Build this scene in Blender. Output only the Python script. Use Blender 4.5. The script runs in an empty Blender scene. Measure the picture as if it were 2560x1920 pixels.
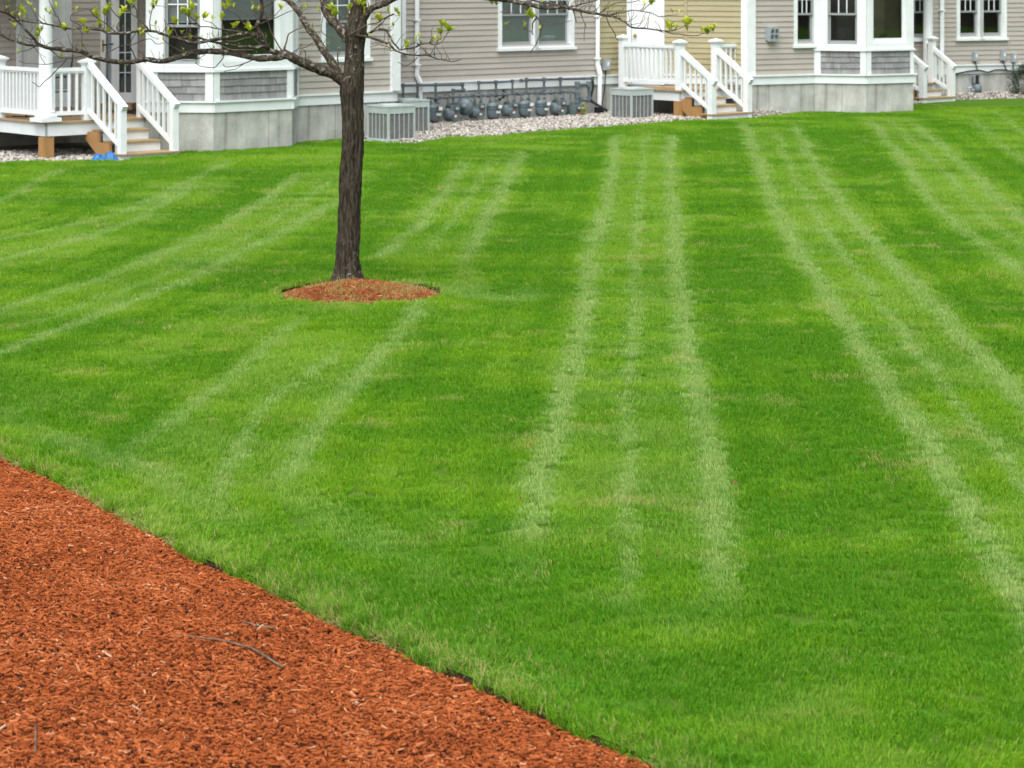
import bpy, math, random
import numpy as np
from mathutils import Vector, Matrix, noise
from mathutils.geometry import delaunay_2d_cdt

random.seed(7)
rng = np.random.default_rng(11)
scene = bpy.context.scene
col = scene.collection
R = math.radians

# ------------------------------------------------------------------ camera
FPX, HC, HORY = 6000.0, 2.95, -95.0      # focal length (px of a 2560 px wide frame), eye height, horizon row
cam_d = bpy.data.cameras.new('camera')
cam = bpy.data.objects.new('camera', cam_d)
col.objects.link(cam)
scene.camera = cam
cam.location = (0, 0, HC)
cam.rotation_euler = (R(90), 0, 0)
cam_d.sensor_fit = 'HORIZONTAL'
cam_d.sensor_width = 36
cam_d.lens = 36 * FPX / 2560
cam_d.shift_y = -(960 - HORY) / 2560
cam_d.clip_end = 1500
cam_d.dof.use_dof = True
cam_d.dof.focus_distance = 16.0
cam_d.dof.aperture_fstop = 6.3

# ------------------------------------------------------------------ light: a bright overcast day
SUN_EL, SUN_AZ = 60.0, 195.0             # azimuth clockwise from +Y
world = bpy.data.worlds.new('World')
scene.world = world
world.use_nodes = True
nt = world.node_tree
nt.nodes.clear()
sky = nt.nodes.new('ShaderNodeTexSky')
sky.sky_type = 'NISHITA'
sky.sun_disc = False
sky.sun_elevation = R(SUN_EL)
sky.sun_rotation = R(SUN_AZ)
sky.dust_density = 4.0
sky.air_density = 1.0
hsv = nt.nodes.new('ShaderNodeHueSaturation')
hsv.inputs['Saturation'].default_value = 0.45      # cloud cover takes the blue out of the sky
bg = nt.nodes.new('ShaderNodeBackground')
bg.inputs['Strength'].default_value = 0.11
wo = nt.nodes.new('ShaderNodeOutputWorld')
nt.links.new(sky.outputs[0], hsv.inputs['Color'])
nt.links.new(hsv.outputs[0], bg.inputs['Color'])
nt.links.new(bg.outputs[0], wo.inputs['Surface'])
sun_d = bpy.data.lights.new('sun', 'SUN')
sun_d.energy = 1.5
sun_d.angle = R(60)
sun_d.color = (1.0, 0.985, 0.96)
sun = bpy.data.objects.new('sun', sun_d)
col.objects.link(sun)
az, el = R(SUN_AZ), R(SUN_EL)
sdir = Vector((math.sin(az) * math.cos(el), math.cos(az) * math.cos(el), math.sin(el)))
sun.rotation_euler = (-sdir).to_track_quat('-Z', 'Y').to_euler()
sun.location = (0, -5, 20)
scene.view_settings.view_transform = 'Standard'
scene.view_settings.look = 'None'
scene.view_settings.exposure = 1.05
scene.view_settings.gamma = 1
scene.render.film_transparent = False
scene.cycles.use_adaptive_sampling = True
scene.cycles.adaptive_threshold = 0.02
scene.cycles.max_bounces = 5
scene.cycles.diffuse_bounces = 3
scene.cycles.transparent_max_bounces = 8

# ------------------------------------------------------------------ survey helpers
def G(x, y, z=0.0):
    """ground point seen at a place of the photograph"""
    Y = FPX * (HC - z) / (y - HORY)
    return Vector(((x - 1280) * Y / FPX, Y, z))

def Zat(y, Y):
    return HC - (y - HORY) * Y / FPX

def at(x, y, Y):
    return Vector(((x - 1280) * Y / FPX, Y, Zat(y, Y)))

def along(px, P0, th):
    """distance from P0 along direction th (deg) at which a vertical line stands at column px"""
    k = (px - 1280) / FPX
    c, s = math.cos(R(th)), math.sin(R(th))
    return (k * P0[1] - P0[0]) / (c - k * s)

def step(P, th, t, out=0.0):
    c, s = math.cos(R(th)), math.sin(R(th))
    return (P[0] + c * t + s * out, P[1] + s * t - c * out)

def frame(P, th, z=0.0):
    return Matrix.Translation((P[0], P[1], z)) @ Matrix.Rotation(R(th), 4, 'Z')

I4 = Matrix.Identity(4)

# ------------------------------------------------------------------ materials
def mat(name, c, rough=0.6, var=0.12, scale=6.0, bump=0.0, bscale=40.0, spec=0.3, metal=0.0, c2=None, stretch=None, detail=4.0):
    m = bpy.data.materials.new(name)
    m.use_nodes = True
    t = m.node_tree
    b = t.nodes['Principled BSDF']
    b.inputs['Roughness'].default_value = rough
    b.inputs['Specular IOR Level'].default_value = spec
    b.inputs['Metallic'].default_value = metal
    tc = t.nodes.new('ShaderNodeTexCoord')
    mp = t.nodes.new('ShaderNodeMapping')
    if stretch:
        mp.inputs['Scale'].default_value = stretch
    t.links.new(tc.outputs['Object'], mp.inputs['Vector'])
    nz = t.nodes.new('ShaderNodeTexNoise')
    nz.inputs['Scale'].default_value = scale
    nz.inputs['Detail'].default_value = detail
    nz.inputs['Roughness'].default_value = 0.65
    t.links.new(mp.outputs[0], nz.inputs['Vector'])
    rp = t.nodes.new('ShaderNodeValToRGB')
    rp.color_ramp.elements[0].position = 0.3
    rp.color_ramp.elements[1].position = 0.7
    if c2 is None:
        c2 = [max(0, x * (1 - 2 * var)) for x in c]
        c1 = [min(1, x * (1 + var * 0.5)) for x in c]
    else:
        c1 = c
    rp.color_ramp.elements[0].color = (*c2, 1)
    rp.color_ramp.elements[1].color = (*c1, 1)
    t.links.new(nz.outputs['Fac'], rp.inputs[0])
    t.links.new(rp.outputs[0], b.inputs['Base Color'])
    if bump > 0:
        n2 = t.nodes.new('ShaderNodeTexNoise')
        n2.inputs['Scale'].default_value = bscale
        n2.inputs['Detail'].default_value = 5
        t.links.new(mp.outputs[0], n2.inputs['Vector'])
        bp = t.nodes.new('ShaderNodeBump')
        bp.inputs['Strength'].default_value = bump
        bp.inputs['Distance'].default_value = 0.02
        t.links.new(n2.outputs['Fac'], bp.inputs['Height'])
        t.links.new(bp.outputs[0], b.inputs['Normal'])
    return m

M = {}
M['white'] = mat('white_paint', (0.76, 0.81, 0.81), 0.45, 0.06, 3.0, 0.03, 60, 0.35)
M['vinyl'] = mat('white_vinyl', (0.79, 0.835, 0.84), 0.35, 0.04, 4.0, 0.0, 60, 0.4)
M['taupe'] = mat('taupe_siding', (0.43, 0.40, 0.355), 0.65, 0.07, 1.3, 0.10, 90, 0.25, stretch=(0.6, 1, 5))
M['yellow'] = mat('yellow_siding', (0.395, 0.355, 0.215), 0.65, 0.06, 1.3, 0.10, 90, 0.25, stretch=(0.6, 1, 5))
M['shingle'] = mat('grey_shingle', (0.27, 0.275, 0.275), 0.8, 0.14, 5.0, 0.25, 70, 0.2, stretch=(3, 3, 0.5))
M['shingle_b'] = mat('grey_shingle_dark', (0.235, 0.24, 0.243), 0.8, 0.14, 5.0, 0.25, 70, 0.2, stretch=(3, 3, 0.5))
M['shingle_c'] = mat('grey_shingle_pale', (0.31, 0.312, 0.31), 0.8, 0.12, 5.0, 0.25, 70, 0.2, stretch=(3, 3, 0.5))
M['wood'] = mat('tan_decking', (0.40, 0.28, 0.155), 0.7, 0.18, 4.0, 0.1, 60, 0.2, stretch=(1, 8, 1))
M['woodp'] = mat('tan_post_timber', (0.40, 0.225, 0.09), 0.7, 0.12, 5.0, 0.1, 60, 0.2, stretch=(6, 6, 0.7))
M['sash'] = mat('shaded_sash', (0.29, 0.315, 0.315), 0.45, 0.05, 4, 0, 60, 0.35)  # grey of screen and shadow over the frames, put into the sash colour
M['blind'] = mat('white_blind', (0.78, 0.80, 0.83), 0.5, 0.04, 4, 0, 60, 0.3)
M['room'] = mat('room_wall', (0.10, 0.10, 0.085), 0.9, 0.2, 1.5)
M['ac'] = mat('pale_green_enamel', (0.43, 0.50, 0.48), 0.45, 0.07, 5.0, 0.0, 50, 0.35)
M['coil'] = mat('dark_coil_fins', (0.17, 0.17, 0.175), 0.7, 0.3, 9.0, 0.4, 160, 0.3)
M['louver'] = mat('grille_louver', (0.27, 0.275, 0.265), 0.6, 0.1, 12)
M['pipe'] = mat('grey_pipe_paint', (0.125, 0.15, 0.165), 0.5, 0.26, 14, 0.1, 60, 0.35)
M['meter'] = mat('grey_meter_paint', (0.145, 0.19, 0.205), 0.45, 0.2, 9, 0.05, 60, 0.4)
M['meterg'] = mat('green_grey_meter_paint', (0.12, 0.165, 0.16), 0.45, 0.22, 9, 0.05, 60, 0.4)
M['tagw'] = mat('white_tag', (0.75, 0.75, 0.73), 0.5, 0.1, 30)
M['tagr'] = mat('red_tag', (0.42, 0.05, 0.05), 0.5, 0.1, 30)
M['black'] = mat('black_rubber', (0.02, 0.02, 0.022), 0.6, 0.2, 12)
M['boxg'] = mat('grey_utility_box', (0.36, 0.40, 0.43), 0.5, 0.08, 8)
M['brass'] = mat('brass', (0.45, 0.27, 0.06), 0.3, 0.1, 10, metal=0.9)
M['blue'] = mat('blue_plastic_sheet', (0.005, 0.14, 0.38), 0.4, 0.2, 9, 0.1, 30, 0.4)
M['brick'] = mat('brown_edging_block', (0.17, 0.075, 0.05), 0.85, 0.25, 14, 0.5, 50, 0.15)
M['board'] = mat('weathered_board', (0.38, 0.28, 0.20), 0.8, 0.2, 7, 0.2, 50, 0.15, stretch=(1, 8, 1))
M['mesh'] = mat('grey_chair_mesh', (0.16, 0.18, 0.17), 0.7, 0.1, 20)
M['soil'] = mat('dark_soil', (0.035, 0.024, 0.015), 0.95, 0.4, 18, 0.8, 60, 0.1)
M['soil_edge'] = mat('crumbly_brown_soil', (0.105, 0.068, 0.040), 0.95, 0.4, 22, 0.9, 70, 0.1, c2=(0.035, 0.023, 0.014))
M['pot'] = mat('white_pot', (0.6, 0.6, 0.58), 0.4, 0.05, 8)
M['shade'] = mat('teal_lamp_shade', (0.08, 0.5, 0.55), 0.3, 0.5, 22, c2=(0.25, 0.16, 0.3))
M['dryleaf'] = mat('dry_brown_leaf', (0.28, 0.10, 0.035), 0.7, 0.3, 20)
M['stick'] = mat('grey_brown_stick', (0.20, 0.15, 0.10), 0.8, 0.35, 20, 0.2, 60)
M['room2'] = mat('olive_room_wall', (0.30, 0.27, 0.17), 0.9, 0.2, 1.5)  # lighter greenish brown walls of the room behind the picture window
M['sheer'] = mat('grey_sheer_curtain', (0.20, 0.24, 0.24), 0.9, 0.15, 5, stretch=(8, 8, .4))
M['roof'] = mat('grey_roof_shingle', (0.10, 0.10, 0.10), 0.9, 0.3, 8, 0.4, 40)

def concrete():
    m = mat('concrete', (0.55, 0.56, 0.52), 0.9, 0.0, 2.6, 0.3, 30, 0.15, c2=(0.28, 0.29, 0.26), stretch=(1.2, 1.2, 0.7), detail=7)
    t = m.node_tree
    b = t.nodes['Principled BSDF']
    src = b.inputs['Base Color'].links[0].from_socket
    tc = [n for n in t.nodes if n.type == 'TEX_COORD'][0]
    mp = t.nodes.new('ShaderNodeMapping')
    mp.inputs['Scale'].default_value = (7, 7, 0.5)
    t.links.new(tc.outputs['Object'], mp.inputs['Vector'])
    n = t.nodes.new('ShaderNodeTexNoise')
    n.inputs['Scale'].default_value = 1.0
    n.inputs['Detail'].default_value = 6
    t.links.new(mp.outputs[0], n.inputs['Vector'])
    r = t.nodes.new('ShaderNodeValToRGB')
    r.color_ramp.elements[0].position = 0.54
    r.color_ramp.elements[0].color = (0, 0, 0, 1)
    r.color_ramp.elements[1].position = 0.78
    r.color_ramp.elements[1].color = (1, 1, 1, 1)
    t.links.new(n.outputs['Fac'], r.inputs[0])
    mx = t.nodes.new('ShaderNodeMixRGB')
    mx.inputs['Color2'].default_value = (0.19, 0.17, 0.135, 1)
    ml = t.nodes.new('ShaderNodeMath')
    ml.operation = 'MULTIPLY'
    ml.inputs[1].default_value = 0.7
    t.links.new(r.outputs[0], ml.inputs[0])
    t.links.new(ml.outputs[0], mx.inputs['Fac'])
    t.links.new(src, mx.inputs['Color1'])
    t.links.new(mx.outputs[0], b.inputs['Base Color'])
    return m
M['conc'] = concrete()

def glass_mat(name, tint, fac):
    m = bpy.data.materials.new(name)
    m.use_nodes = True
    t = m.node_tree
    t.nodes.clear()
    o = t.nodes.new('ShaderNodeOutputMaterial')
    tr = t.nodes.new('ShaderNodeBsdfTransparent')
    tr.inputs['Color'].default_value = (*tint, 1)
    gl = t.nodes.new('ShaderNodeBsdfGlossy')
    gl.inputs['Roughness'].default_value = 0.03
    gl.inputs['Color'].default_value = (0.9, 0.95, 0.95, 1)
    fr = t.nodes.new('ShaderNodeFresnel')
    fr.inputs['IOR'].default_value = 1.5
    ad = t.nodes.new('ShaderNodeMath')
    ad.operation = 'ADD'
    ad.inputs[1].default_value = fac
    mx = t.nodes.new('ShaderNodeMixShader')
    t.links.new(fr.outputs[0], ad.inputs[0])
    t.links.new(ad.outputs[0], mx.inputs[0])
    t.links.new(tr.outputs[0], mx.inputs[1])
    t.links.new(gl.outputs[0], mx.inputs[2])
    t.links.new(mx.outputs[0], o.inputs['Surface'])
    return m
M['glass'] = glass_mat('window_glass', (0.90, 0.94, 0.92), 0.06)

# ------------------------------------------------------------------ mesh builder
class MB:
    def __init__(s):
        s.v, s.f = [], []
    def box(s, x0, x1, y0, y1, z0, z1):
        n = len(s.v)
        s.v += [(x0, y0, z0), (x1, y0, z0), (x1, y1, z0), (x0, y1, z0), (x0, y0, z1), (x1, y0, z1), (x1, y1, z1), (x0, y1, z1)]
        s.f += [(n, n+3, n+2, n+1), (n+4, n+5, n+6, n+7), (n, n+1, n+5, n+4), (n+1, n+2, n+6, n+5), (n+2, n+3, n+7, n+6), (n+3, n, n+4, n+7)]
        return s
    def inbox(s, x0, x1, y0, y1, z0, z1):
        """a room: a box open at its front (-y), faces turned inward"""
        n = len(s.v)
        s.v += [(x0, y0, z0), (x1, y0, z0), (x1, y1, z0), (x0, y1, z0), (x0, y0, z1), (x1, y0, z1), (x1, y1, z1), (x0, y1, z1)]
        s.f += [(n, n+1, n+2, n+3), (n+7, n+6, n+5, n+4), (n+1, n+5, n+6, n+2), (n+2, n+6, n+7, n+3), (n+3, n+7, n+4, n)]
        return s
    def hexa(s, p):
        n = len(s.v)
        s.v += [tuple(q) for q in p]
        s.f += [(n, n+3, n+2, n+1), (n+4, n+5, n+6, n+7), (n, n+1, n+5, n+4), (n+1, n+2, n+6, n+5), (n+2, n+3, n+7, n+6), (n+3, n, n+4, n+7)]
        return s
    def beam(s, A, B, w, h):
        A, B = Vector(A), Vector(B)
        d = (B - A).normalized()
        if abs(d.z) > 0.99:
            side = Vector((1, 0, 0))
        else:
            side = Vector((d.y, -d.x, 0)).normalized()
        up = side.cross(d).normalized()
        if up.z < 0: up = -up
        a, b = side * w / 2, up * h / 2
        return s.hexa([A-a-b, A+a-b, B+a-b, B-a-b, A-a+b, A+a+b, B+a+b, B-a+b])
    def prism(s, poly, z0, z1):
        """extrude a polygon (counter-clockwise, x/y) from z0 to z1"""
        n, k = len(s.v), len(poly)
        s.v += [(p[0], p[1], z0) for p in poly] + [(p[0], p[1], z1) for p in poly]
        s.f.append(tuple(range(n + k - 1, n - 1, -1)))
        s.f.append(tuple(range(n + k, n + 2 * k)))
        for i in range(k):
            j = (i + 1) % k
            s.f.append((n + i, n + j, n + k + j, n + k + i))
        return s
    def tube(s, pts, rad, seg=8, cap=True):
        pts = [Vector(p) for p in pts]
        if not hasattr(rad, '__len__'): rad = [rad] * len(pts)
        n0 = len(s.v)
        prev = None
        for i, p in enumerate(pts):
            d = (pts[min(i+1, len(pts)-1)] - pts[max(i-1, 0)])
            if d.length < 1e-9: d = Vector((0, 0, 1))
            d.normalize()
            if prev is None:
                a = Vector((0, 0, 1)) if abs(d.z) < 0.9 else Vector((1, 0, 0))
                u = d.cross(a).normalized()
            else:
                u = (prev - d * prev.dot(d))
                if u.length < 1e-6: u = d.orthogonal()
                u.normalize()
            prev = u
            w = d.cross(u)
            for k in range(seg):
                a = 2 * math.pi * k / seg
                q = p + (u * math.cos(a) + w * math.sin(a)) * rad[i]
                s.v.append(tuple(q))
        for i in range(len(pts) - 1):
            for k in range(seg):
                a = n0 + i * seg + k
                b = n0 + i * seg + (k + 1) % seg
                s.f.append((a, b, b + seg, a + seg))
        if cap:
            s.f.append(tuple(n0 + k for k in range(seg - 1, -1, -1)))
            e = n0 + (len(pts) - 1) * seg
            s.f.append(tuple(e + k for k in range(seg)))
        return s
    def lathe(s, prof, seg=20, c=(0, 0), sx=1.0, sy=1.0):
        """profile [(r, z)] turned about the vertical axis through c"""
        n0 = len(s.v)
        for r, z in prof:
            for k in range(seg):
                a = 2 * math.pi * k / seg
                s.v.append((c[0] + r * sx * math.cos(a), c[1] + r * sy * math.sin(a), z))
        for i in range(len(prof) - 1):
            for k in range(seg):
                a = n0 + i * seg + k
                b = n0 + i * seg + (k + 1) % seg
                s.f.append((a, b, b + seg, a + seg))
        s.f.append(tuple(n0 + k for k in range(seg - 1, -1, -1)))
        e = n0 + (len(prof) - 1) * seg
        s.f.append(tuple(e + k for k in range(seg)))
        return s
    def mesh(s, name, m, smooth=False):
        me = bpy.data.meshes.new(name)
        me.from_pydata(s.v, [], s.f)
        if m is not None: me.materials.append(M[m] if isinstance(m, str) else m)
        if smooth:
            me.polygons.foreach_set('use_smooth', [True] * len(me.polygons))
        me.update()
        return me
    def build(s, name, m, parent=None, W=I4, smooth=False, **kw):
        return put(name, s.mesh(name, m, smooth), parent, W, **kw)

WM = {}
def put(name, me, parent=None, W=I4, label=None, cat=None, group=None, kind=None):
    o = bpy.data.objects.new(name, me)
    col.objects.link(o)
    WM[o.name] = W.copy()
    if parent is not None:
        o.parent = parent
        o.matrix_parent_inverse = WM[parent.name].inverted()
    o.matrix_basis = W
    tag(o, label, cat, group, kind)
    return o

def tag(o, label=None, cat=None, group=None, kind=None):
    if label: o['label'] = label
    if cat: o['category'] = cat
    if group: o['group'] = group
    if kind: o['kind'] = kind
    return o

def empty(name, P, label, cat, group=None, th=0.0, z=0.0):
    return put(name, None, None, frame(P, th, z), label, cat, group)

def smooth_path(pts, sub=4):
    pts = [Vector(p) for p in pts]
    out = []
    for i in range(len(pts) - 1):
        p0, p1, p2, p3 = pts[max(i-1, 0)], pts[i], pts[i+1], pts[min(i+2, len(pts)-1)]
        for k in range(sub):
            t = k / sub
            out.append(0.5 * ((2*p1) + (p2-p0)*t + (2*p0-5*p1+4*p2-p3)*t*t + (3*p1-p0-3*p2+p3)*t*t*t))
    out.append(pts[-1])
    return out

# ================================================================== GROUND
M['earth'] = mat('lawn_thatch', (0.060, 0.17, 0.009), 0.95, 0.3, 2.2, 0.6, 90, 0.05, c2=(0.075, 0.12, 0.018))
M['mulchbase'] = mat('mulch_fines', (0.15, 0.040, 0.016), 0.95, 0.4, 25, 1.0, 90, 0.1, c2=(0.05, 0.016, 0.008))
M['gravelbase'] = mat('gravel_fines', (0.22, 0.205, 0.18), 0.95, 0.3, 30, 0.8, 90, 0.1)

MB().box(-400, 400, -60, 700, -0.5, -0.10).build('ground', 'soil', kind='structure')

BED = [G(x, y, -.055) for x, y in [(-420, 985), (-200, 1070), (0, 1156), (60, 1180), (130, 1212), (230, 1262), (300, 1308), (420, 1368), (480, 1408),
       (550, 1440), (640, 1474), (760, 1538), (830, 1570), (900, 1604), (1010, 1652), (1130, 1708), (1210, 1745), (1290, 1780), (1440, 1848), (1560, 1900), (1640, 1934), (1900, 2080)]]
BED = [(-13.0, 30.0), (-8.5, 22.5)] + [(p.x, p.y) for p in BED] + [(2.6, 5.6), (4.5, 2.0), (6.0, -4.0), (6.5, -14.0)]
HOUSE_EDGE = [(-400, 418), (-150, 414), (0, 408), (115, 405), (200, 405), (300, 404), (443, 391), (533, 379), (640, 368), (730, 359.5), (860, 357), (960, 359), (1040, 360),
              (1085, 352), (1112, 346), (1180, 345), (1250, 342), (1330, 334), (1400, 328), (1480, 322), (1560, 317), (1660, 308), (1750, 302.5), (1830, 301), (1890, 297),
              (1960, 288), (2050, 276), (2110, 270), (2200, 264), (2270, 259), (2310, 258), (2390, 250), (2470, 247.5), (2540, 246), (2640, 243), (2800, 236)]
EDGE = [G(x, y - (9 if 430 < x < 870 else 0), .05 * min(1, max(0, (x - 860) / 150))) for x, y in HOUSE_EDGE]
EDGE = [(p.x, p.y) for p in EDGE]
RING_C, RING_R = (-1.375, 21.42), 0.75

def wob(x, y, s, amp, seed=0.0):
    return amp * noise.noise(Vector((x * s, y * s, seed)))

bedline = []
for i in range(len(BED) - 1):
    a, b = Vector(BED[i]), Vector(BED[i + 1])
    k = max(1, int((b - a).length / 0.12)) if 6 < a.y < 17 else max(1, int((b - a).length / 1.0))
    for j in range(k):
        p = a.lerp(b, j / k)
        bedline.append((p.x + wob(p.x, p.y, 3, 0.035), p.y + wob(p.x, p.y, 3, 0.035, 5)))
bedline.append(BED[-1])
edgeline = []
for i in range(len(EDGE) - 1):
    a, b = Vector(EDGE[i]), Vector(EDGE[i + 1])
    k = max(1, int((b - a).length / 0.25))
    for j in range(k):
        p = a.lerp(b, j / k)
        edgeline.append((p.x, p.y + wob(p.x, p.y, 2, 0.09, 3)))
edgeline.append(EDGE[-1])
ring = []
for k in range(48):
    a = 2 * math.pi * k / 48
    r = RING_R * (1 + 0.07 * noise.noise(Vector((math.cos(a) * 1.5, math.sin(a) * 1.5, 9))))
    ring.append((RING_C[0] + r * math.cos(a), RING_C[1] + r * 1.06 * math.sin(a)))

def lawn_z(x, y):
    """the lawn swells a little and rises slightly towards the houses"""
    ye = np.interp(x, [p[0] for p in edgeline], [p[1] for p in edgeline])
    t = np.clip(1 - (ye - y) / 9.0, 0, 1)
    q = np.clip((x + 4.0) / 3.0, 0, 1)
    return .05 * t * t * (3 - 2 * t) * q

def sheet(name, outline, hole, z, m, skirt, zf=None, extra=(), **kw):
    pts = list(outline) + (list(hole) if hole else []) + list(extra)
    n, h = len(outline), len(hole) if hole else 0
    edges = [(i, (i + 1) % n) for i in range(n)] + [(n + i, n + (i + 1) % h) for i in range(h)]
    V, E, F = delaunay_2d_cdt([Vector(p) for p in pts], edges, [], 0, 1e-5)[:3]
    def inside(p, poly):
        c = False
        j = len(poly) - 1
        for i in range(len(poly)):
            if (poly[i][1] > p[1]) != (poly[j][1] > p[1]) and p[0] < (poly[j][0]-poly[i][0])*(p[1]-poly[i][1])/(poly[j][1]-poly[i][1]) + poly[i][0]:
                c = not c
            j = i
        return c
    mb = MB()
    mb.v = [(v.x, v.y, z + (float(zf(v.x, v.y)) if zf else 0)) for v in V]
    for f in F:
        c = sum((V[i] for i in f), Vector((0, 0))) / len(f)
        if inside(c, outline) and not (hole and inside(c, hole)):
            mb.f.append(tuple(f))
    for loop in ([outline] if skirt else []) + ([hole] if hole and skirt else []):
        b = len(mb.v)
        k = len(loop)
        mb.v += [(p[0], p[1], z + (float(zf(*p)) if zf else 0)) for p in loop] + [(p[0], p[1], z - skirt) for p in loop]
        for i in range(k):
            j = (i + 1) % k
            mb.f.append((b + i, b + j, b + k + j, b + k + i))
    return mb.build(name, m, **kw)

LAWN = bedline + [(60, -14), (60, edgeline[-1][1])] + edgeline[::-1] + [(-14, edgeline[0][1])]
sheet('lawn', LAWN, ring, 0.0, 'earth', 0.0, lawn_z, [(x + .3, y + .2) for x in range(-12, 18, 1) for y in range(26, 46, 1)], kind='structure')

# cut turf edge: a lip of dark soil along the bed and round the tree ring
def lip(name, line, closed):
    mb = MB()
    k = len(line)
    for i, (x, y) in enumerate(line):
        o = .010 * noise.noise(Vector((x * 9, y * 9, 2)))
        mb.v += [(x, y + .012, -.001), (x + o, y + .006 + o, -.05), (x + o, y + .002, -.105)]
    for i in range(k if closed else k - 1):
        j = (i + 1) % k
        mb.f += [(3*i, 3*j, 3*j+1, 3*i+1), (3*i+1, 3*j+1, 3*j+2, 3*i+2)]
    return mb.build(name, 'soil_edge', kind='structure')
lip('soil_edge', bedline, False)
lip('soil_edge', ring, True)
# planting bed in front: sunk along its cut edge, heaped towards the middle
def bed_z(d):
    return -0.065 + 0.13 * min(1.0, max(0.0, d) / 1.3) ** 0.7
BL = np.array(bedline)
def dist_poly(P, L):
    """distance of points P (n,2) to a polyline L (k,2) and the place along it"""
    best = np.full(len(P), 1e9)
    for i in range(len(L) - 1):
        a, b = L[i], L[i + 1]
        d = b - a
        l2 = max(d @ d, 1e-12)
        t = np.clip(((P - a) @ d) / l2, 0, 1)
        q = a + t[:, None] * d
        best = np.minimum(best, np.hypot(*(P - q).T))
    return best
def in_poly(P, poly):
    poly = np.asarray(poly)
    c = np.zeros(len(P), bool)
    j = len(poly) - 1
    for i in range(len(poly)):
        xi, yi = poly[i]; xj, yj = poly[j]
        m = (yi > P[:, 1]) != (yj > P[:, 1])
        with np.errstate(divide='ignore', invalid='ignore'):
            m &= P[:, 0] < (xj - xi) * (P[:, 1] - yi) / (yj - yi) + xi
        c ^= m
        j = i
    return c
BEDPOLY = bedline + [(-14, -14), (-14, 30)]
def heightfield(name, x0, x1, y0, y1, st, zf, m, **kw):
    xs, ys = np.arange(x0, x1, st), np.arange(y0, y1, st)
    X, Y = np.meshgrid(xs, ys)
    P = np.stack([X.ravel(), Y.ravel()], 1)
    Z = zf(P)
    nx, ny = len(xs), len(ys)
    mb = MB()
    mb.v = [(float(a), float(b), float(c)) for (a, b), c in zip(P, Z)]
    mb.f = [(j*nx+i, j*nx+i+1, (j+1)*nx+i+1, (j+1)*nx+i) for j in range(ny-1) for i in range(nx-1)]
    return mb.build(name, m, smooth=True, **kw)
def bedheight(P):
    d = dist_poly(P, BL)
    ins = in_poly(P, BEDPOLY)
    z = -0.055 + 0.11 * np.minimum(1, d / 1.0) ** 0.65 - .008
    z += np.array([wob(p[0], p[1], 2.2, 0.006) for p in P])
    return np.where(ins, z, -0.095)
heightfield('mulch_bed', -9, 4.5, 3.0, 20, 0.12, bedheight, 'mulchbase', kind='structure')
def ringheight(P):
    d = np.hypot(P[:, 0] - RING_C[0], (P[:, 1] - RING_C[1]) / 1.06)
    return -0.065 + 0.17 * np.clip(1 - d / RING_R, 0, 1) ** 0.75
heightfield('tree_ring_bed', RING_C[0] - .85, RING_C[0] + .85, RING_C[1] - .9, RING_C[1] + .9, 0.05, ringheight, 'mulchbase', kind='structure')
# gravel strip at the foot of the houses
def gravel_z(P):
    ye = np.interp(P[:, 0], [p[0] for p in edgeline], [p[1] for p in edgeline])
    cap = np.where(P[:, 0] > 4.3, .10, np.where(P[:, 0] > -2.2, .05, .02))
    lo = np.where(P[:, 0] > -3.0, .015, -.045)
    return np.where(P[:, 1] < ye - .05, -.09, lo + np.minimum(cap, np.maximum(0, P[:, 1] - ye) * .14))
heightfield('gravel_strip', -12, 16, 33, 58, .25, gravel_z, 'gravelbase', kind='structure')

# ================================================================== HOUSE BUILDERS
Z_BAND, Z_FOUND, Z_TOP = 0.80, 0.62, 2.86

def split(a, b, holes):
    segs = [(a, b)]
    for h0, h1 in holes:
        new = []
        for s0, s1 in segs:
            if h1 <= s0 or h0 >= s1: new.append((s0, s1)); continue
            if h0 > s0: new.append((s0, h0))
            if h1 < s1: new.append((h1, s1))
        segs = new
    return [s for s in segs if s[1] - s[0] > 0.015]

def wall_body(mb, L, z0, z1, openings, y0=0.0, y1=0.12):
    zs = sorted({z0, z1, *[min(max(o[2], z0), z1) for o in openings], *[min(max(o[3], z0), z1) for o in openings]})
    for a, b in zip(zs[:-1], zs[1:]):
        if b - a < 1e-4: continue
        zm = (a + b) / 2
        for s0, s1 in split(0, L, [(o[0], o[1]) for o in openings if o[2] < zm < o[3]]):
            mb.box(s0, s1, y0, y1, a, b)

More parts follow.
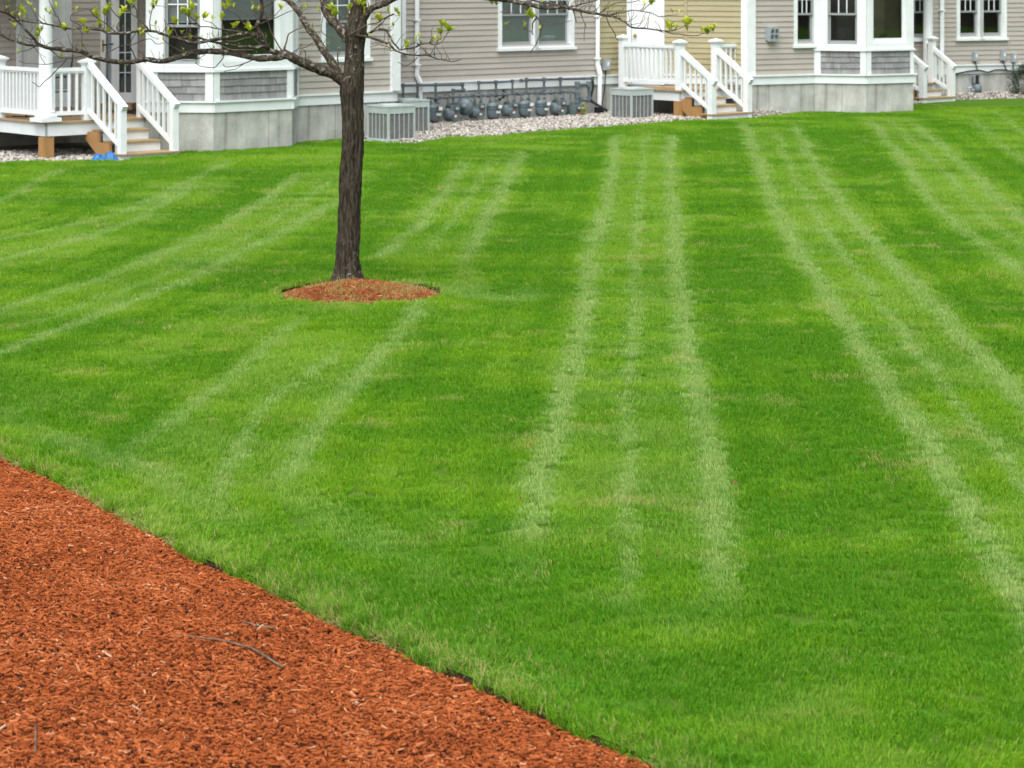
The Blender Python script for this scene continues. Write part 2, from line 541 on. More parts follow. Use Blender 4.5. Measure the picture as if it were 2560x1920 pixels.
def clad_wall(house, P0, P1, m, openings=(), zb=Z_BAND, expo=0.1016, zt=Z_TOP, trim=None, paint='white', pl=0.0, pr=0.0):
    """a timber wall with one object per lapped board; returns (wall, frame, length)"""
    P0, P1 = Vector(P0), Vector(P1)
    d = P1 - P0
    L, th = d.length, math.degrees(math.atan2(d.y, d.x))
    W = frame(P0, th)
    mb = MB()
    wall_body(mb, L, zb, zt + 0.35, openings)
    w = mb.build('wall', paint, house, W)
    n = int((zt - zb) / expo)
    for i in range(n):
        z = zb + i * expo
        zm = z + expo / 2
        for s0, s1 in split(pl, L - pr, [(o[0], o[1]) for o in openings if o[2] < zm < o[3]]):
            # long courses are butted from two lengths
            cuts = [s0, s1]
            if s1 - s0 > 2.2: cuts = [s0, s0 + (s1 - s0) * random.uniform(.3, .7), s1]
            for a, b in zip(cuts[:-1], cuts[1:]):
                j = random.uniform(-.0012, .0012)
                k = MB()
                y_b, y_t = -0.021 + j, -0.006
                a += 0.001; b -= 0.001
                k.hexa([(a, y_b, z + j), (b, y_b, z + j * .3), (b, 0.001, z), (a, 0.001, z), (a, y_t, z + expo + .008), (b, y_t, z + expo + .008), (b, 0.001, z + expo + .008), (a, 0.001, z + expo + .008)])
                k.build('siding_board', m, w, W)
    k = MB().box(-.02, L + .02, -.035, 0.0, zt, zt + .35)
    k.build('frieze_board', 'white', house, W)
    return w, W, L

def base_band(house, P0, P1, zb=Z_BAND, zf=Z_FOUND, ext=(0.0, 0.0), found=True, zg=-0.15, seams=None):
    P0, P1 = Vector(P0), Vector(P1)
    d = P1 - P0
    L, th = d.length, math.degrees(math.atan2(d.y, d.x))
    W = frame(P0, th)
    b = MB().box(-ext[0], L + ext[1], -.032, .0, zf, zb - .028).build('water_table', 'white', house, W)
    MB().box(-ext[0] - .02, L + ext[1] + .02, -.062, .0, zb - .028, zb).build('drip_cap', 'white', b, W)
    if found:
        core = MB().box(-ext[0] * .3, L + ext[1] * .3, .012, .25, zg, zf + .01).build('foundation', 'conc', house, W)
        cuts = [0.0]
        while cuts[-1] < L:
            cuts.append(cuts[-1] + (random.uniform(.45, 1.3) if seams is None else seams))
        cuts[-1] = L
        if len(cuts) > 2 and cuts[-1] - cuts[-2] < .2: cuts.pop(-2)
        for i in range(len(cuts) - 1):
            a = cuts[i] + .005 - (ext[0] * .3 if i == 0 else 0)
            c = cuts[i + 1] - .005 + (ext[1] * .3 if i == len(cuts) - 2 else 0)
            o = random.uniform(0, .004)
            k = MB().box(a, c, -.004 - o, .011, zg, zf)
            # snap-tie scars of the formwork
            for zt_ in (.18, .42):
                if random.random() < .6:
                    k.box(c - .03, c - .012, -.010 - o, -.004 - o, zt_ + random.uniform(-.02, .02), zt_ + .028)
            k.build('foundation_panel', 'conc', core, W)
    return W, L

def window(house, W, t0, t1, z0, z1, cols=3, rows=2, kind='hung', rail=None, cw=0.085, blind=None, sill=True, casing=True, room=1.6, bl_z=None, roommat='room', bay=False):
    """t0..t1, z0..z1 is the outside of the casing"""
    a, b, c, d = t0 + cw, t1 - cw, z0 + cw * .9, z1 - cw
    k = MB()
    if casing:
        k.box(t0, a, -.034, .0, z0 + .05, z1); k.box(b, t1, -.034, .0, z0 + .05, z1)
        k.box(a, b, -.034, .0, d, z1); k.box(a, b, -.034, .0, z0 + .05, c)
    else:
        k.box(a - .02, b + .02, -.012, .0, c - .03, c)
    w = k.build('window', 'white', house, W)
    if sill:
        MB().box(t0 - .025, t1 + .025, -.075, .0, z0, z0 + .049).build('sill', 'white', w, W)
    # reveal
    k = MB()
    k.box(a, a + .012, .0, .12, c, d); k.box(b - .012, b, .0, .12, c, d); k.box(a, b, .0, .12, d - .012, d); k.box(a, b, .0, .12, c, c + .012)
    k.build('jamb', 'white', w, W)
    if kind == 'hung':
        r = rail if rail else (c + d) / 2
        for nm, y, s0, s1 in (('upper_sash', .035, r - .02, d - .012), ('lower_sash', .068, c + .012, r + .02)):
            sw = .045
            k = MB()
            x0, x1 = a + .013, b - .013
            bt = .075 if nm == 'lower_sash' else .04
            k.box(x0, x0 + sw, y, y + .03, s0, s1); k.box(x1 - sw, x1, y, y + .03, s0, s1)
            k.box(x0 + sw, x1 - sw, y, y + .03, s1 - .04, s1); k.box(x0 + sw, x1 - sw, y, y + .03, s0, s0 + bt)
            k.build(nm, 'sash', w, W)
            g0, g1, h0, h1 = x0 + sw, x1 - sw, s0 + bt, s1 - .04
            k = MB()
            k.v = [(g0, y + .015, h0), (g1, y + .015, h0), (g1, y + .015, h1), (g0, y + .015, h1)]
            k.f = [(0, 1, 2, 3)]
            k.build('pane', 'glass', w, W)
            if nm == 'upper_sash':
                for i in range(1, cols):
                    x = g0 + (g1 - g0) * i / cols
                    MB().box(x - .009, x + .009, y + .004, y + .0145, h0, h1).build('muntin', 'vinyl', w, W)
                for i in range(1, rows):
                    z = h0 + (h1 - h0) * i / rows
                    MB().box(g0, g1, y + .0045, y + .014, z - .009, z + .009).build('muntin', 'vinyl', w, W)
    else:
        k = MB()
        sw = .05
        x0, x1, s0, s1 = a + .013, b - .013, c + .013, d - .013
        k.box(x0, x0 + sw, .03, .07, s0, s1); k.box(x1 - sw, x1, .03, .07, s0, s1); k.box(x0 + sw, x1 - sw, .03, .07, s1 - sw, s1); k.box(x0 + sw, x1 - sw, .03, .07, s0, s0 + sw)
        k.build('sash', 'white', w, W)
        k = MB()
        k.v = [(x0 + sw, .05, s0 + sw), (x1 - sw, .05, s0 + sw), (x1 - sw, .05, s1 - sw), (x0 + sw, .05, s1 - sw)]
        k.f = [(0, 1, 2, 3)]
        k.build('pane', 'glass', w, W)
    if blind is not None:
        bz = bl_z if bl_z else c + .03
        k = MB()
        z = d - .04
        while z > bz:
            k.hexa([(a + .03, .105, z), (b - .03, .105, z), (b - .03, .122, z + .010), (a + .03, .122, z + .010),
                    (a + .03, .105, z + .003), (b - .03, .105, z + .003), (b - .03, .122, z + .013), (a + .03, .122, z + .013)])
            z -= .0215
        k.box(a + .03, b - .03, .103, .118, bz - .025, bz)
        k.v += [(a + .03, .1235, bz), (b - .03, .1235, bz), (b - .03, .1235, d), (a + .03, .1235, d)]
        n = len(k.v)
        k.f.append((n - 4, n - 3, n - 2, n - 1))
        k.build('blind', blind, w, W)
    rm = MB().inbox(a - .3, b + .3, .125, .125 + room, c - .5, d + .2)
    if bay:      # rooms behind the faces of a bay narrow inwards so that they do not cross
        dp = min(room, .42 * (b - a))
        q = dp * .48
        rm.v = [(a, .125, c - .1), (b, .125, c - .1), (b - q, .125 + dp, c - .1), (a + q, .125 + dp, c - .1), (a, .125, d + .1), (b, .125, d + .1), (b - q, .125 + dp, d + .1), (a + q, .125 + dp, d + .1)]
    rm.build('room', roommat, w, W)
    return w

def shingles(wall, W, t0, t1, z0, z1, rows):
    h = (z1 - z0) / rows
    for i in range(rows):
        x = t0
        z = z0 + i * h
        while x < t1 - 1e-4:
            w_ = random.uniform(.085, .2)
            if t1 - x - w_ < .07: w_ = t1 - x
            j = random.uniform(-.0035, .0035) if i > 0 else 0
            y = -.020 + random.uniform(-.004, .002)
            k = MB()
            a, b = x + .0016, x + w_ - .0016
            top = min(z + h + .01, z1)
            k.hexa([(a, y, z + j), (b, y, z + j), (b, .0, z + j), (a, .0, z + j), (a, -.005, top), (b, -.005, top), (b, .0, top), (a, .0, top)])
            k.build('shingle', random.choice(['shingle', 'shingle', 'shingle_b', 'shingle_c']), wall, W)
            x += w_

def bay_facet(house, P0, P1, panel, win, rows=4, kind='hung', zs=1.30, **kw):
    """one face of a bay: white frame, shingled breast, window; panel / win are (t0, t1)"""
    P0, P1 = Vector(P0), Vector(P1)
    d = P1 - P0
    L, th = d.length, math.degrees(math.atan2(d.y, d.x))
    W = frame(P0, th)
    ops = []
    if win:
        cw = .06
        w0, w1, wz0, wz1 = win
        ops = [(w0 + cw, w1 - cw, wz0 + cw * .9, wz1 - cw)]
    mb = MB()
    wall_body(mb, L, Z_BAND, Z_TOP + .35, ops)
    w = mb.build('wall', 'white', house, W)
    shingles(w, W, panel[0], panel[1], Z_BAND + .002, zs - .055, rows)
    # frame boards round the shingles
    MB().box(0, panel[0], -.03, 0, Z_BAND, zs - .055).build('panel_stile', 'white', w, W)
    MB().box(panel[1], L, -.03, 0, Z_BAND, zs - .055).build('panel_stile', 'white', w, W)
    MB().box(-.02, L + .02, -.055, 0, zs - .055, zs - .012).build('bay_sill', 'white', w, W)
    if win:
        window(house, W, w0, w1, wz0, wz1, kind=kind, cw=.06, sill=False, casing=False, bay=True, **kw)
        MB().box(0, w0 + cw, -.028, 0, zs - .012, Z_TOP + .35).build('bay_trim', 'white', w, W)
        MB().box(w1 - cw, L, -.028, 0, zs - .012, Z_TOP + .35).build('bay_trim', 'white', w, W)
        if wz0 - zs > .03: MB().box(w0 + cw, w1 - cw, -.026, 0, zs - .012, wz0 + cw * .9 - .03).build('bay_trim', 'white', w, W)
        MB().box(w0 + cw, w1 - cw, -.027, 0, wz1 - cw, Z_TOP + .35).build('bay_trim', 'white', w, W)
    return w, W, L

def corner_board(house, P, th, w0, w1, z0=Z_BAND, z1=Z_TOP + .35, y=-.034):
    MB().box(w0, w1, y, -.0005, z0, z1).build('corner_board', 'white', house, frame(P, th))

def panel_door(house, W, t0, t1, z0, z1, hand='l', knob='brass', cw=.085):
    """white six panel door, t0..t1 outside of its casing"""
    k = MB()
    k.box(t0, t0 + cw, -.034, 0, z0, z1); k.box(t1 - cw, t1, -.034, 0, z0, z1); k.box(t0 + cw, t1 - cw, -.034, 0, z1 - cw, z1)
    c = k.build('door', 'white', house, W)
    a, b = t0 + cw, t1 - cw
    MB().box(a + .004, b - .004, .02, .06, z0 + .01, z1 - cw - .004).build('door_leaf', 'vinyl', c, W)
    MB().box(a, b, -.05, .06, z0 - .03, z0 + .008).build('threshold', 'boxg', c, W)
    wd = (b - a)
    for r0, r1 in ((.13, .62), (.78, 1.42), (1.55, 1.88)):
        for s0, s1 in ((.13, .45), (.55, .87)):
            k = MB()
            x0, x1 = a + wd * s0, a + wd * s1
            k.box(x0, x1, .012, .0195, z0 + r0, z0 + r0 + .014); k.box(x0, x1, .012, .0195, z0 + r1 - .014, z0 + r1)
            k.box(x0, x0 + .014, .012, .0195, z0 + r0 + .014, z0 + r1 - .014); k.box(x1 - .014, x1, .012, .0195, z0 + r0 + .014, z0 + r1 - .014)
            k.box(x0 + .05, x1 - .05, .0125, .0195, z0 + r0 + .05, z0 + r1 - .05)
            k.build('door_panel', 'vinyl', c, W)
    x = a + .07 if hand == 'l' else b - .07
    k = MB()
    k.tube([(x, .02, z0 + .95), (x, -.005, z0 + .95), (x, -.012, z0 + .95), (x, -.05, z0 + .95), (x, -.075, z0 + .95)], [.032, .032, .012, .030, .018], 12)
    k.build('door_knob', knob, c, W, smooth=True)
    return c

# ================================================================== TOWNHOUSES
# ---- A: grey house with the bay behind the tree
TA = 41.0
C0 = (-1.963, 40.2)
BW = step(C0, TA, -2.01)              # where the bay leaves the wall
B2 = (-3.50, 38.10)
B1 = (-4.62, 37.13)
W0 = (-5.67, 37.205)
hA = empty('townhouse', (-2.5, 41), 'grey clapboard townhouse with shingled bay window behind the tree and gas meters on its wall', 'house')
# wing wall right of the bay
t0, t1 = along(801, BW, TA), along(923, BW, TA)
op = (t0 + .085, t1 - .085, 1.31 + .0765, 2.62 - .085)
w, W, L = clad_wall(hA, BW, C0, 'taupe', [op], pr=.11)
window(hA, W, t0, t1, 1.31, 2.62, rail=1.97, blind='blind')
corner_board(hA, C0, TA, -.115, .02)
MB().box(-.115, .021, -.034, .1, Z_BAND, Z_TOP + .35).build('corner_board', 'white', hA, frame(C0, TA - 90) @ Matrix.Translation((0.0, 0.0, 0)) @ Matrix.Rotation(R(180), 4, 'Z'))
base_band(hA, BW, C0, ext=(0.0, .03))
# return wall from the wing corner back to the recessed wall
CB = step(C0, TA + 90, 2.6)
MB().box(0, 2.7, .0, .12, -.15, Z_TOP + .35).build('return_wall', 'taupe', hA, frame(C0, TA + 90))
# bay
def facet_px(P0, P1, pxs):
    th = math.degrees(math.atan2(P1[1] - P0[1], P1[0] - P0[0]))
    return [along(p, P0, th) for p in pxs]
L1 = math.dist(W0, B1)
a, b, c, d = facet_px(W0, B1, (395, 514, 400, 511))
bay_facet(hA, W0, B1, (a, b), (c, d, 1.30, 2.72), rail=1.96, blind='blind', bl_z=2.03)
a, b, c, d = facet_px(B1, B2, (547, 716, 540, 706))
bay_facet(hA, B1, B2, (a, b), (c, d, 1.38, 2.72), kind='picture', blind='blind', bl_z=2.07)
L3 = math.dist(B2, BW)
bay_facet(hA, B2, BW, (.10, L3 - .10), (.06, L3 - .06, 1.30, 2.72), cols=1, rows=2, rail=1.96)
base_band(hA, W0, B1, ext=(0.02, .03))
base_band(hA, B1, B2, ext=(.03, .03))
base_band(hA, B2, BW, ext=(.03, 0))
# side of the bay towards the porch
EN1 = (-5.9, 39.46)
MB().box(0, math.dist(EN1, W0), 0, .12, -.15, Z_TOP + .35).build('return_wall', 'taupe', hA, frame(EN1, math.degrees(math.atan2(W0[1] - EN1[1], W0[0] - EN1[0]))))
# porch back wall with the white door
E0 = (-7.27, 39.57)
EB = step(E0, TA, -3.2)
DZ_A = 0.54
t0, t1 = along(40, EB, TA), along(177, EB, TA)
w, W, L = clad_wall(hA, EB, E0, 'taupe', [(t0 + .085, t1 - .085, DZ_A - .1, 2.66 - .085)], zb=DZ_A + .02)
panel_door(hA, W, t0, t1, DZ_A + .02, 2.66, 'r')
MB().box(0, L, .0, .2, -.15, DZ_A + .02).build('foundation', 'conc', hA, W)
# angled entry wall with the glazed door
d0, d1 = facet_px(E0, EN1, (253, 345))
w, W, L = clad_wall(hA, E0, EN1, 'taupe', [(d0 + .06, d1 - .06, DZ_A - .1, 2.66 - .08)], zb=DZ_A + .02)
MB().box(0, L, .0, .2, -.15, DZ_A + .02).build('foundation', 'conc', hA, W)
k = MB()
k.box(d0, d0 + .09, -.04, 0, DZ_A + .02, 2.66); k.box(d1 - .10, d1, -.04, 0, DZ_A + .02, 2.66); k.box(d0 + .09, d1 - .10, -.04, 0, 2.58, 2.66)
dr = k.build('glazed_door', 'white', hA, W)
x0, x1 = d0 + .09, d1 - .10
g0, g1 = facet_px(E0, EN1, (297, 327))
k = MB()
k.box(x0 + .075, g0, .02, .06, DZ_A + .05, 2.58); k.box(g1, x1, .02, .06, DZ_A + .05, 2.58); k.box(g0, g1, .02, .06, DZ_A + .05, DZ_A + .26); k.box(g0, g1, .02, .06, 2.45, 2.58)
k.build('door_leaf', 'vinyl', dr, W)
MB().box(x0, x0 + .072, .03, .08, DZ_A + .05, 2.58).build('storm_door_edge', 'boxg', dr, W)
k = MB()
k.v = [(g0, .04, DZ_A + .26), (g1, .04, DZ_A + .26), (g1, .04, 2.45), (g0, .04, 2.45)]; k.f = [(0, 1, 2, 3)]
k.build('pane', 'glass', dr, W)
xm = (g0 + g1) / 2
MB().box(g0 - .02, g1 + .02, .10, .105, DZ_A + .2, 2.5).build('curtain', 'sheer', dr, W)
MB().box(xm - .008, xm + .008, .02, .038, DZ_A + .26, 2.45).build('muntin', 'vinyl', dr, W)
for i in range(1, 5):
    z = DZ_A + .26 + (2.45 - DZ_A - .26) * i / 5
    MB().box(g0, g1, .021, .037, z - .008, z + .008).build('muntin', 'vinyl', dr, W)
MB().box(x0 + .02 - .085, x0 + .05 - .085, -.052, -.04, DZ_A + .93, DZ_A + 1.13).build('lock_plate', 'brass', dr, W)
MB().tube([(x0 - .05, -.05, DZ_A + 1.05), (x0 - .05, -.09, DZ_A + 1.05), (x0 + .03, -.09, DZ_A + 1.05)], .011, 8).build('door_handle', 'black', dr, W, smooth=True)
MB().tube([(x0 + .06, .02, DZ_A + 1.06), (x0 + .06, -.03, DZ_A + 1.06), (x0 + .12, -.03, DZ_A + 1.06)], .011, 8).build('door_handle', 'black', dr, W, smooth=True)
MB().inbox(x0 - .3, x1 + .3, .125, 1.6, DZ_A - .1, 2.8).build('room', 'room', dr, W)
s0, s1 = facet_px(E0, EN1, (262, 342))
MB().box(s0, s1, -.34, -.02, DZ_A, DZ_A + .10).build('door_step', 'wood', hA, W)
# recessed wall with the meters
TM = 40.0
M0 = (-1.604, 42.95)
ML = step(M0, TM, -1.3)
MD = along(1491, M0, TM)
MR = step(M0, TM, MD)
n0, n1 = along(970, ML, TM), along(1012, ML, TM)
q0, q1 = along(1243.5, ML, TM), along(1433.5, ML, TM)
qm = (along(1333, ML, TM) + along(1345, ML, TM)) / 2
ops = [(n0 - .3 + .08, n1 - .08, 1.38, 2.54), (q0 + .085, qm - .045, 1.385, 2.54), (qm + .045, q1 - .085, 1.385, 2.54)]
w, W, L = clad_wall(hA, ML, MR, 'taupe', ops)
window(hA, W, n0 - .3, n1, 1.31, 2.62, rail=1.97, cols=2)
window(hA, W, q0, qm + .04, 1.31, 2.62, rail=1.97, blind='blind')
window(hA, W, qm - .04 + .003, q1, 1.308, 2.622, rail=1.97, blind='blind')
base_band(hA, ML, MR)
# roof plates
def roof(house, poly, z=Z_TOP + .35, name='roof'):
    MB().prism(poly, z, z + .18).build(name, 'roof', house, I4)
roof(hA, [step(EB, TA, -.3, .1), step(E0, TA, 0, .12), (W0[0] - .05, W0[1] - .15), (B1[0], B1[1] - .2), (B2[0] + .15, B2[1] - .15), step(BW, TA, 0, .15), step(C0, TA, .15, .15), step(ML, TM, .4, .15), step(MR, TM, 0, .15), step(MR, TM, 0, -6), step(EB, TA, -.3, -6)])

# ---- B: yellow house with the recessed entry
hB = empty('townhouse', (3, 47), 'yellow clapboard townhouse section with white panelled door behind the porch railing', 'house')
YA = step(M0, TM, along(1566, M0, TM))
YB = (3.33, 46.02)
R0 = (4.46, 45.45)
w, W, L = clad_wall(hB, MR, YA, 'yellow', [])
base_band(hB, MR, YA)
dy0, dy1 = facet_px(YA, YB, (1567, 1661))
DZ_B = 0.571
w, W, L = clad_wall(hB, YA, YB, 'yellow', [(dy0 + .085, dy1 - .085, DZ_B - .1, 2.62)], zb=Z_BAND)
base_band(hB, step(YA, math.degrees(math.atan2(YB[1]-YA[1], YB[0]-YA[0])), dy1), YB, found=False)
MB().box(0, L, .0, .2, -.15, DZ_B + .02).build('foundation', 'conc', hB, W)
panel_door(hB, W, dy0, dy1, DZ_B + .02, 2.70, 'l')
w, W, L = clad_wall(hB, YB, R0, 'yellow', [], pl=.02)
base_band(hB, YB, R0, found=True)
MB().box(-.028, .028, -.028, .0, Z_BAND, Z_TOP).build('inside_corner_post', 'yellow', hB, W @ Matrix.Translation((0.01, 0.0, 0)))
roof(hB, [step(MR, TM, 0, .15), step(YA, TM, 0, .15), (YB[0], YB[1] - .15), (R0[0], R0[1] - .1), (R0[0], 52), step(MR, TM, 0, -6)])

# ---- C: grey house with the right-hand bay
TC = 28.0
R1 = (5.817, 46.17)
R2 = (6.77, 45.88)
R3 = (7.75, 46.40)
hC = empty('townhouse', (6, 48), 'grey clapboard townhouse with wide shingled bay and a teal lamp in its window', 'house')
t0, t1 = along(1983, R0, TC), along(2047, R0, TC)
w, W, L = clad_wall(hC, R0, R1, 'taupe', [(t0 + .075, L - .03 if False else t1 - .10, 1.38, 2.54)], pl=.17, pr=.0)
window(hC, W, t0, t1 - .02, 1.305, 2.62, rail=1.95, cols=3, cw=.078, sill=True)
MB().box(-.02, .165, -.034, -.0005, Z_BAND, Z_TOP + .35).build('corner_board', 'white', hC, frame(R0, TC))
MB().box(-.12, .0, -.03, -.0005, Z_BAND, Z_TOP + .35).build('corner_board', 'white', hC, frame(R0, math.degrees(math.atan2(R0[1] - YB[1], R0[0] - YB[0]))))
base_band(hC, R0, R1)
a, b, c, d = facet_px(R1, R2, (2052, 2151, 2060, 2152))
bay_facet(hC, R1, R2, (a, b), (c, d, 1.30, 2.72), rail=1.95)
a, b, c, d = facet_px(R2, R3, (2176, 2274, 2173, 2271))
bay_facet(hC, R2, R3, (a, b), (c, d, 1.37, 2.72), kind='picture', room=1.2, roommat='room2')
base_band(hC, R1, R2, ext=(0, .03))
base_band(hC, R2, R3, ext=(.03, .04))
R4 = step(R3, TC + 90, 3.0)
MB().box(0, 3.0, 0, .12, -.15, Z_TOP + .35).build('return_wall', 'taupe', hC, frame(R3, TC + 90))
# picture window keeps a lamp and a plant on its inner sill
WC = W
roof(hC, [step(R0, TC, 0, .15), step(R1, TC, -.1, .15), (R2[0], R2[1] - .2), step(R3, TC, .15, .15), R4, (R0[0], 52)])

# ---- D: far house
TD = 25.5
F0 = (9.52, 51.6)
FL = step(F0, TD, -2.6)
FR = step(F0, TD, 5.0)
ZD = 0.74
hD = empty('townhouse', (10.5, 53), 'farthest grey clapboard townhouse with paired window and three small meter boxes', 'house')
v0, v1 = along(2390, FL, TD), along(2515, FL, TD)
vm = along(2451.5, FL, TD)
u0, u1 = along(2262, FL, TD), along(2330, FL, TD)
ops = [(v0 + .085, vm - .045, 1.33, 2.44), (vm + .045, v1 - .085, 1.33, 2.44), (u0 + .085, u1 - .085, 1.33, 2.44)]
w, W, L = clad_wall(hD, FL, FR, 'taupe', ops, zb=ZD)
window(hD, W, v0, vm + .04, 1.255, 2.52, rail=1.88)
window(hD, W, vm - .04 + .003, v1, 1.253, 2.522, rail=1.88)
window(hD, W, u0, u1, 1.255, 2.52, rail=1.88)
base_band(hD, FL, FR, zb=ZD, zf=ZD - .20, zg=-.2)
roof(hD, [step(FL, TD, 0, .15), step(FR, TD, 0, .15), step(FR, TD, 0, -6), step(FL, TD, 0, -6)])

# ================================================================== PORCHES
def post(parent, P, z0, z1, s=.105, th=0.0, cap=True, m='vinyl', name='post'):
    W = frame(P, th)
    p = MB().box(-s/2, s/2, -s/2, s/2, z0, z1).build(name, m, parent, W)
    if cap:
        k = MB()
        a = s / 2
        k.box(-a - .014, a + .014, -a - .014, a + .014, z1 - .03, z1 - .004)
        k.box(-a - .038, a + .038, -a - .038, a + .038, z1, z1 + .03)
        n = len(k.v)
        e = a + .03
        k.v += [(-e, -e, z1 + .031), (e, -e, z1 + .031), (e, e, z1 + .031), (-e, e, z1 + .031), (0, 0, z1 + .07)]
        k.f += [(n, n+1, n+4), (n+1, n+2, n+4), (n+2, n+3, n+4), (n+3, n, n+4), (n+3, n+2, n+1, n)]
        k.build('post_cap', m, p, W)
    return p

BALM = {}
def railing(parent, A, B, ztA, ztB, zbA, zbB, n, tw=.075, th_=.055, over=0.0):
    """A, B plan points; top rail centre heights ztA/ztB; bottom rail centre heights"""
    A3, B3 = Vector((*A, ztA)), Vector((*B, ztB))
    d = (B3 - A3).normalized()
    k = MB().beam(A3, B3 + d * over, tw, th_)
    k.beam(A3 - Vector((0, 0, th_ * .5 + .012)), B3 - Vector((0, 0, th_ * .5 + .012)), tw * .62, .03)
    r = k.build('railing', 'vinyl', parent, I4)
    MB().beam((*A, zbA), (*B, zbB), .055, .06).build('bottom_rail', 'vinyl', r, I4)
    th = math.degrees(math.atan2(B[1] - A[1], B[0] - A[0]))
    for i in range(n):
        t = (i + 1) / (n + 1)
        p = (A[0] + (B[0] - A[0]) * t, A[1] + (B[1] - A[1]) * t)
        z0 = zbA + (zbB - zbA) * t + .01
        z1 = ztA + (ztB - ztA) * t - th_ * .5
        key = round(z1 - z0, 3)
        if key not in BALM:
            BALM[key] = MB().box(-.018, .018, -.018, .018, 0, z1 - z0).mesh('baluster', 'vinyl')
        put('baluster', BALM[key], r, frame(p, th, z0))
    return r

def stair(parent, NL, NR, TL, TR, zs, zdeck, zg, tread=.025, wing=.06):
    """treads between the left and right strings; NL/NR lower newels, TL/TR deck edge"""
    NL, NR, TL, TR = [Vector(p) for p in (NL, NR, TL, TR)]
    n = len(zs)
    across = (NR - NL).normalized()
    back = ((TL - NL) + (TR - NR)) * .5
    run = back.length / n
    bd = back.normalized()
    th = math.degrees(math.atan2(across.y, across.x))
    w = (NR - NL).length
    W = frame(NL, th)
    for i, z in enumerate(zs):
        y0 = i * run - .05
        ext = .075 if i == 0 else -.055
        # treads notch round the newels
        MB().box(-ext, w + ext, y0 - .03, y0 + run, z - tread, z).build('tread', 'wood', parent, W)
        z0 = zg if i == 0 else zs[i - 1]
        MB().box(-ext + .01, w + ext - .01, y0, y0 + .02, z0, z - tread).build('riser', 'white', parent, W)
    y0 = n * run - .05
    MB().box(.05, w - .05, y0, y0 + .02, zs[-1], zdeck - .026).build('riser', 'white', parent, W)
    for x, nm in ((-.035, 'stringer'), (w - .17, 'stringer')):
        k = MB()
        b = len(k.v)
        prof = [(-.02, zg), (n * run * .5, zg)]
        prof += [(n * run + .02, zdeck - .27), (n * run + .02, zdeck - .15)]
        for i in range(n - 1, -1, -1):
            prof += [((i + 1) * run - .03, zs[i] - tread), (i * run - .03, zs[i] - tread)] if i else [((i + 1) * run - .03, zs[i] - tread), (-.02, zs[i] - tread)]
        m_ = len(prof)
        k.v += [(x, p[0], p[1]) for p in prof] + [(x + .05, p[0], p[1]) for p in prof]
        k.f.append(tuple(range(m_)))
        k.f.append(tuple(range(2 * m_ - 1, m_ - 1, -1)))
        for i in range(m_):
            j = (i + 1) % m_
            k.f.append((i, m_ + i, m_ + j, j))
        k.build(nm, 'woodp', parent, W)

def deck(parent, A, B, C, D, z, nb, fas=.20, thick=.028):
    """floor A (front left) B (front right) C D; boards run along the front"""
    A, B, C, D = [Vector(p) for p in (A, B, C, D)]
    for i in range(nb):
        t0, t1 = i / nb, (i + .955) / nb
        p = [A.lerp(D, t0), B.lerp(C, t0), B.lerp(C, t1), A.lerp(D, t1)]
        if i == 0:
            o = (A - D).normalized() * .035
            p[0] = p[0] + o; p[1] = p[1] + o
        l = (A - B).normalized() * .035
        p[0] = p[0] + l; p[3] = p[3] + l
        MB().prism([tuple(q) for q in p], z - thick, z).build('deck_board', 'wood', parent, I4)
    for P, Q in ((A, B), (D, A), (B, C)):
        d = (Q - P).normalized()
        nrm = Vector((d.y, -d.x))
        MB().prism([tuple(P), tuple(Q), tuple(Q - nrm * .03), tuple(P - nrm * .03)][::1] if False else [tuple(P - nrm * .03), tuple(P), tuple(Q), tuple(Q - nrm * .03)], z - thick - fas, z - thick).build('fascia', 'white', parent, I4)

# ---- left porch
uA = lambda P, t, o=0.0: step(P, TA, t, o)
NR_A = (-5.14, 36.50)
NL_A = uA(NR_A, -.92)
TL_A = uA(NL_A, 0, -1.0)
TR_A = uA(NR_A, 0, -1.0)
D0 = uA(TL_A, -.729 - .02)
pA = empty('porch', D0, 'white railed porch with round column and steps beside the tree branches', 'porch', th=TA)
FA = uA(D0, 0, .06)
deck(pA, FA, uA(FA, 1.98), uA(FA, 1.98, -2.70), uA(FA, 0, -2.70), DZ_A, 18, fas=.19)
post(pA, uA(D0, .06, -.03), -.15, DZ_A - .23, .17, TA, False, 'woodp', 'deck_post')
post(pA, uA(D0, .06, -2.3), -.15, DZ_A - .23, .17, TA, False, 'woodp', 'deck_post')
CP = uA(D0, .07, -.06)
k = MB()
z = DZ_A
k.box(-.175, .175, -.175, .175, z, z + .06)
k.lathe([(.165, z + .061), (.17, z + .08), (.165, z + .105), (.14, z + .12), (.135, z + .135), (.142, z + .15), (.125, z + .165), (.105, z + .175), (.104, z + .9), (.098, 3.0), (.12, 3.04), (.12, 3.12)], 32)
k.build('column', 'vinyl', pA, frame(CP, TA), smooth=False)
for o in [c for c in pA.children if c.name.startswith('column')]:
    o.data.polygons.foreach_set('use_smooth', [i > 5 for i in range(len(o.data.polygons))])
LP = uA(D0, .02, -1.36)
post(pA, LP, DZ_A, 1.44, .12, TA)
LB = uA(D0, .02, -2.62)
railing(pA, LP, CP, 1.315, 1.315, .655, .655, 12)
railing(pA, LB, LP, 1.315, 1.315, .655, .655, 10)
post(pA, TL_A, DZ_A, 1.415, .13, TA)
railing(pA, CP, uA(TL_A, -.05), 1.315, 1.315, .655, .655, 4)
post(pA, uA(TR_A, .05), DZ_A, 1.36, .11, TA, False)
stair(pA, NL_A, NR_A, TL_A, TR_A, [.08, .235, .39], DZ_A, -.08)
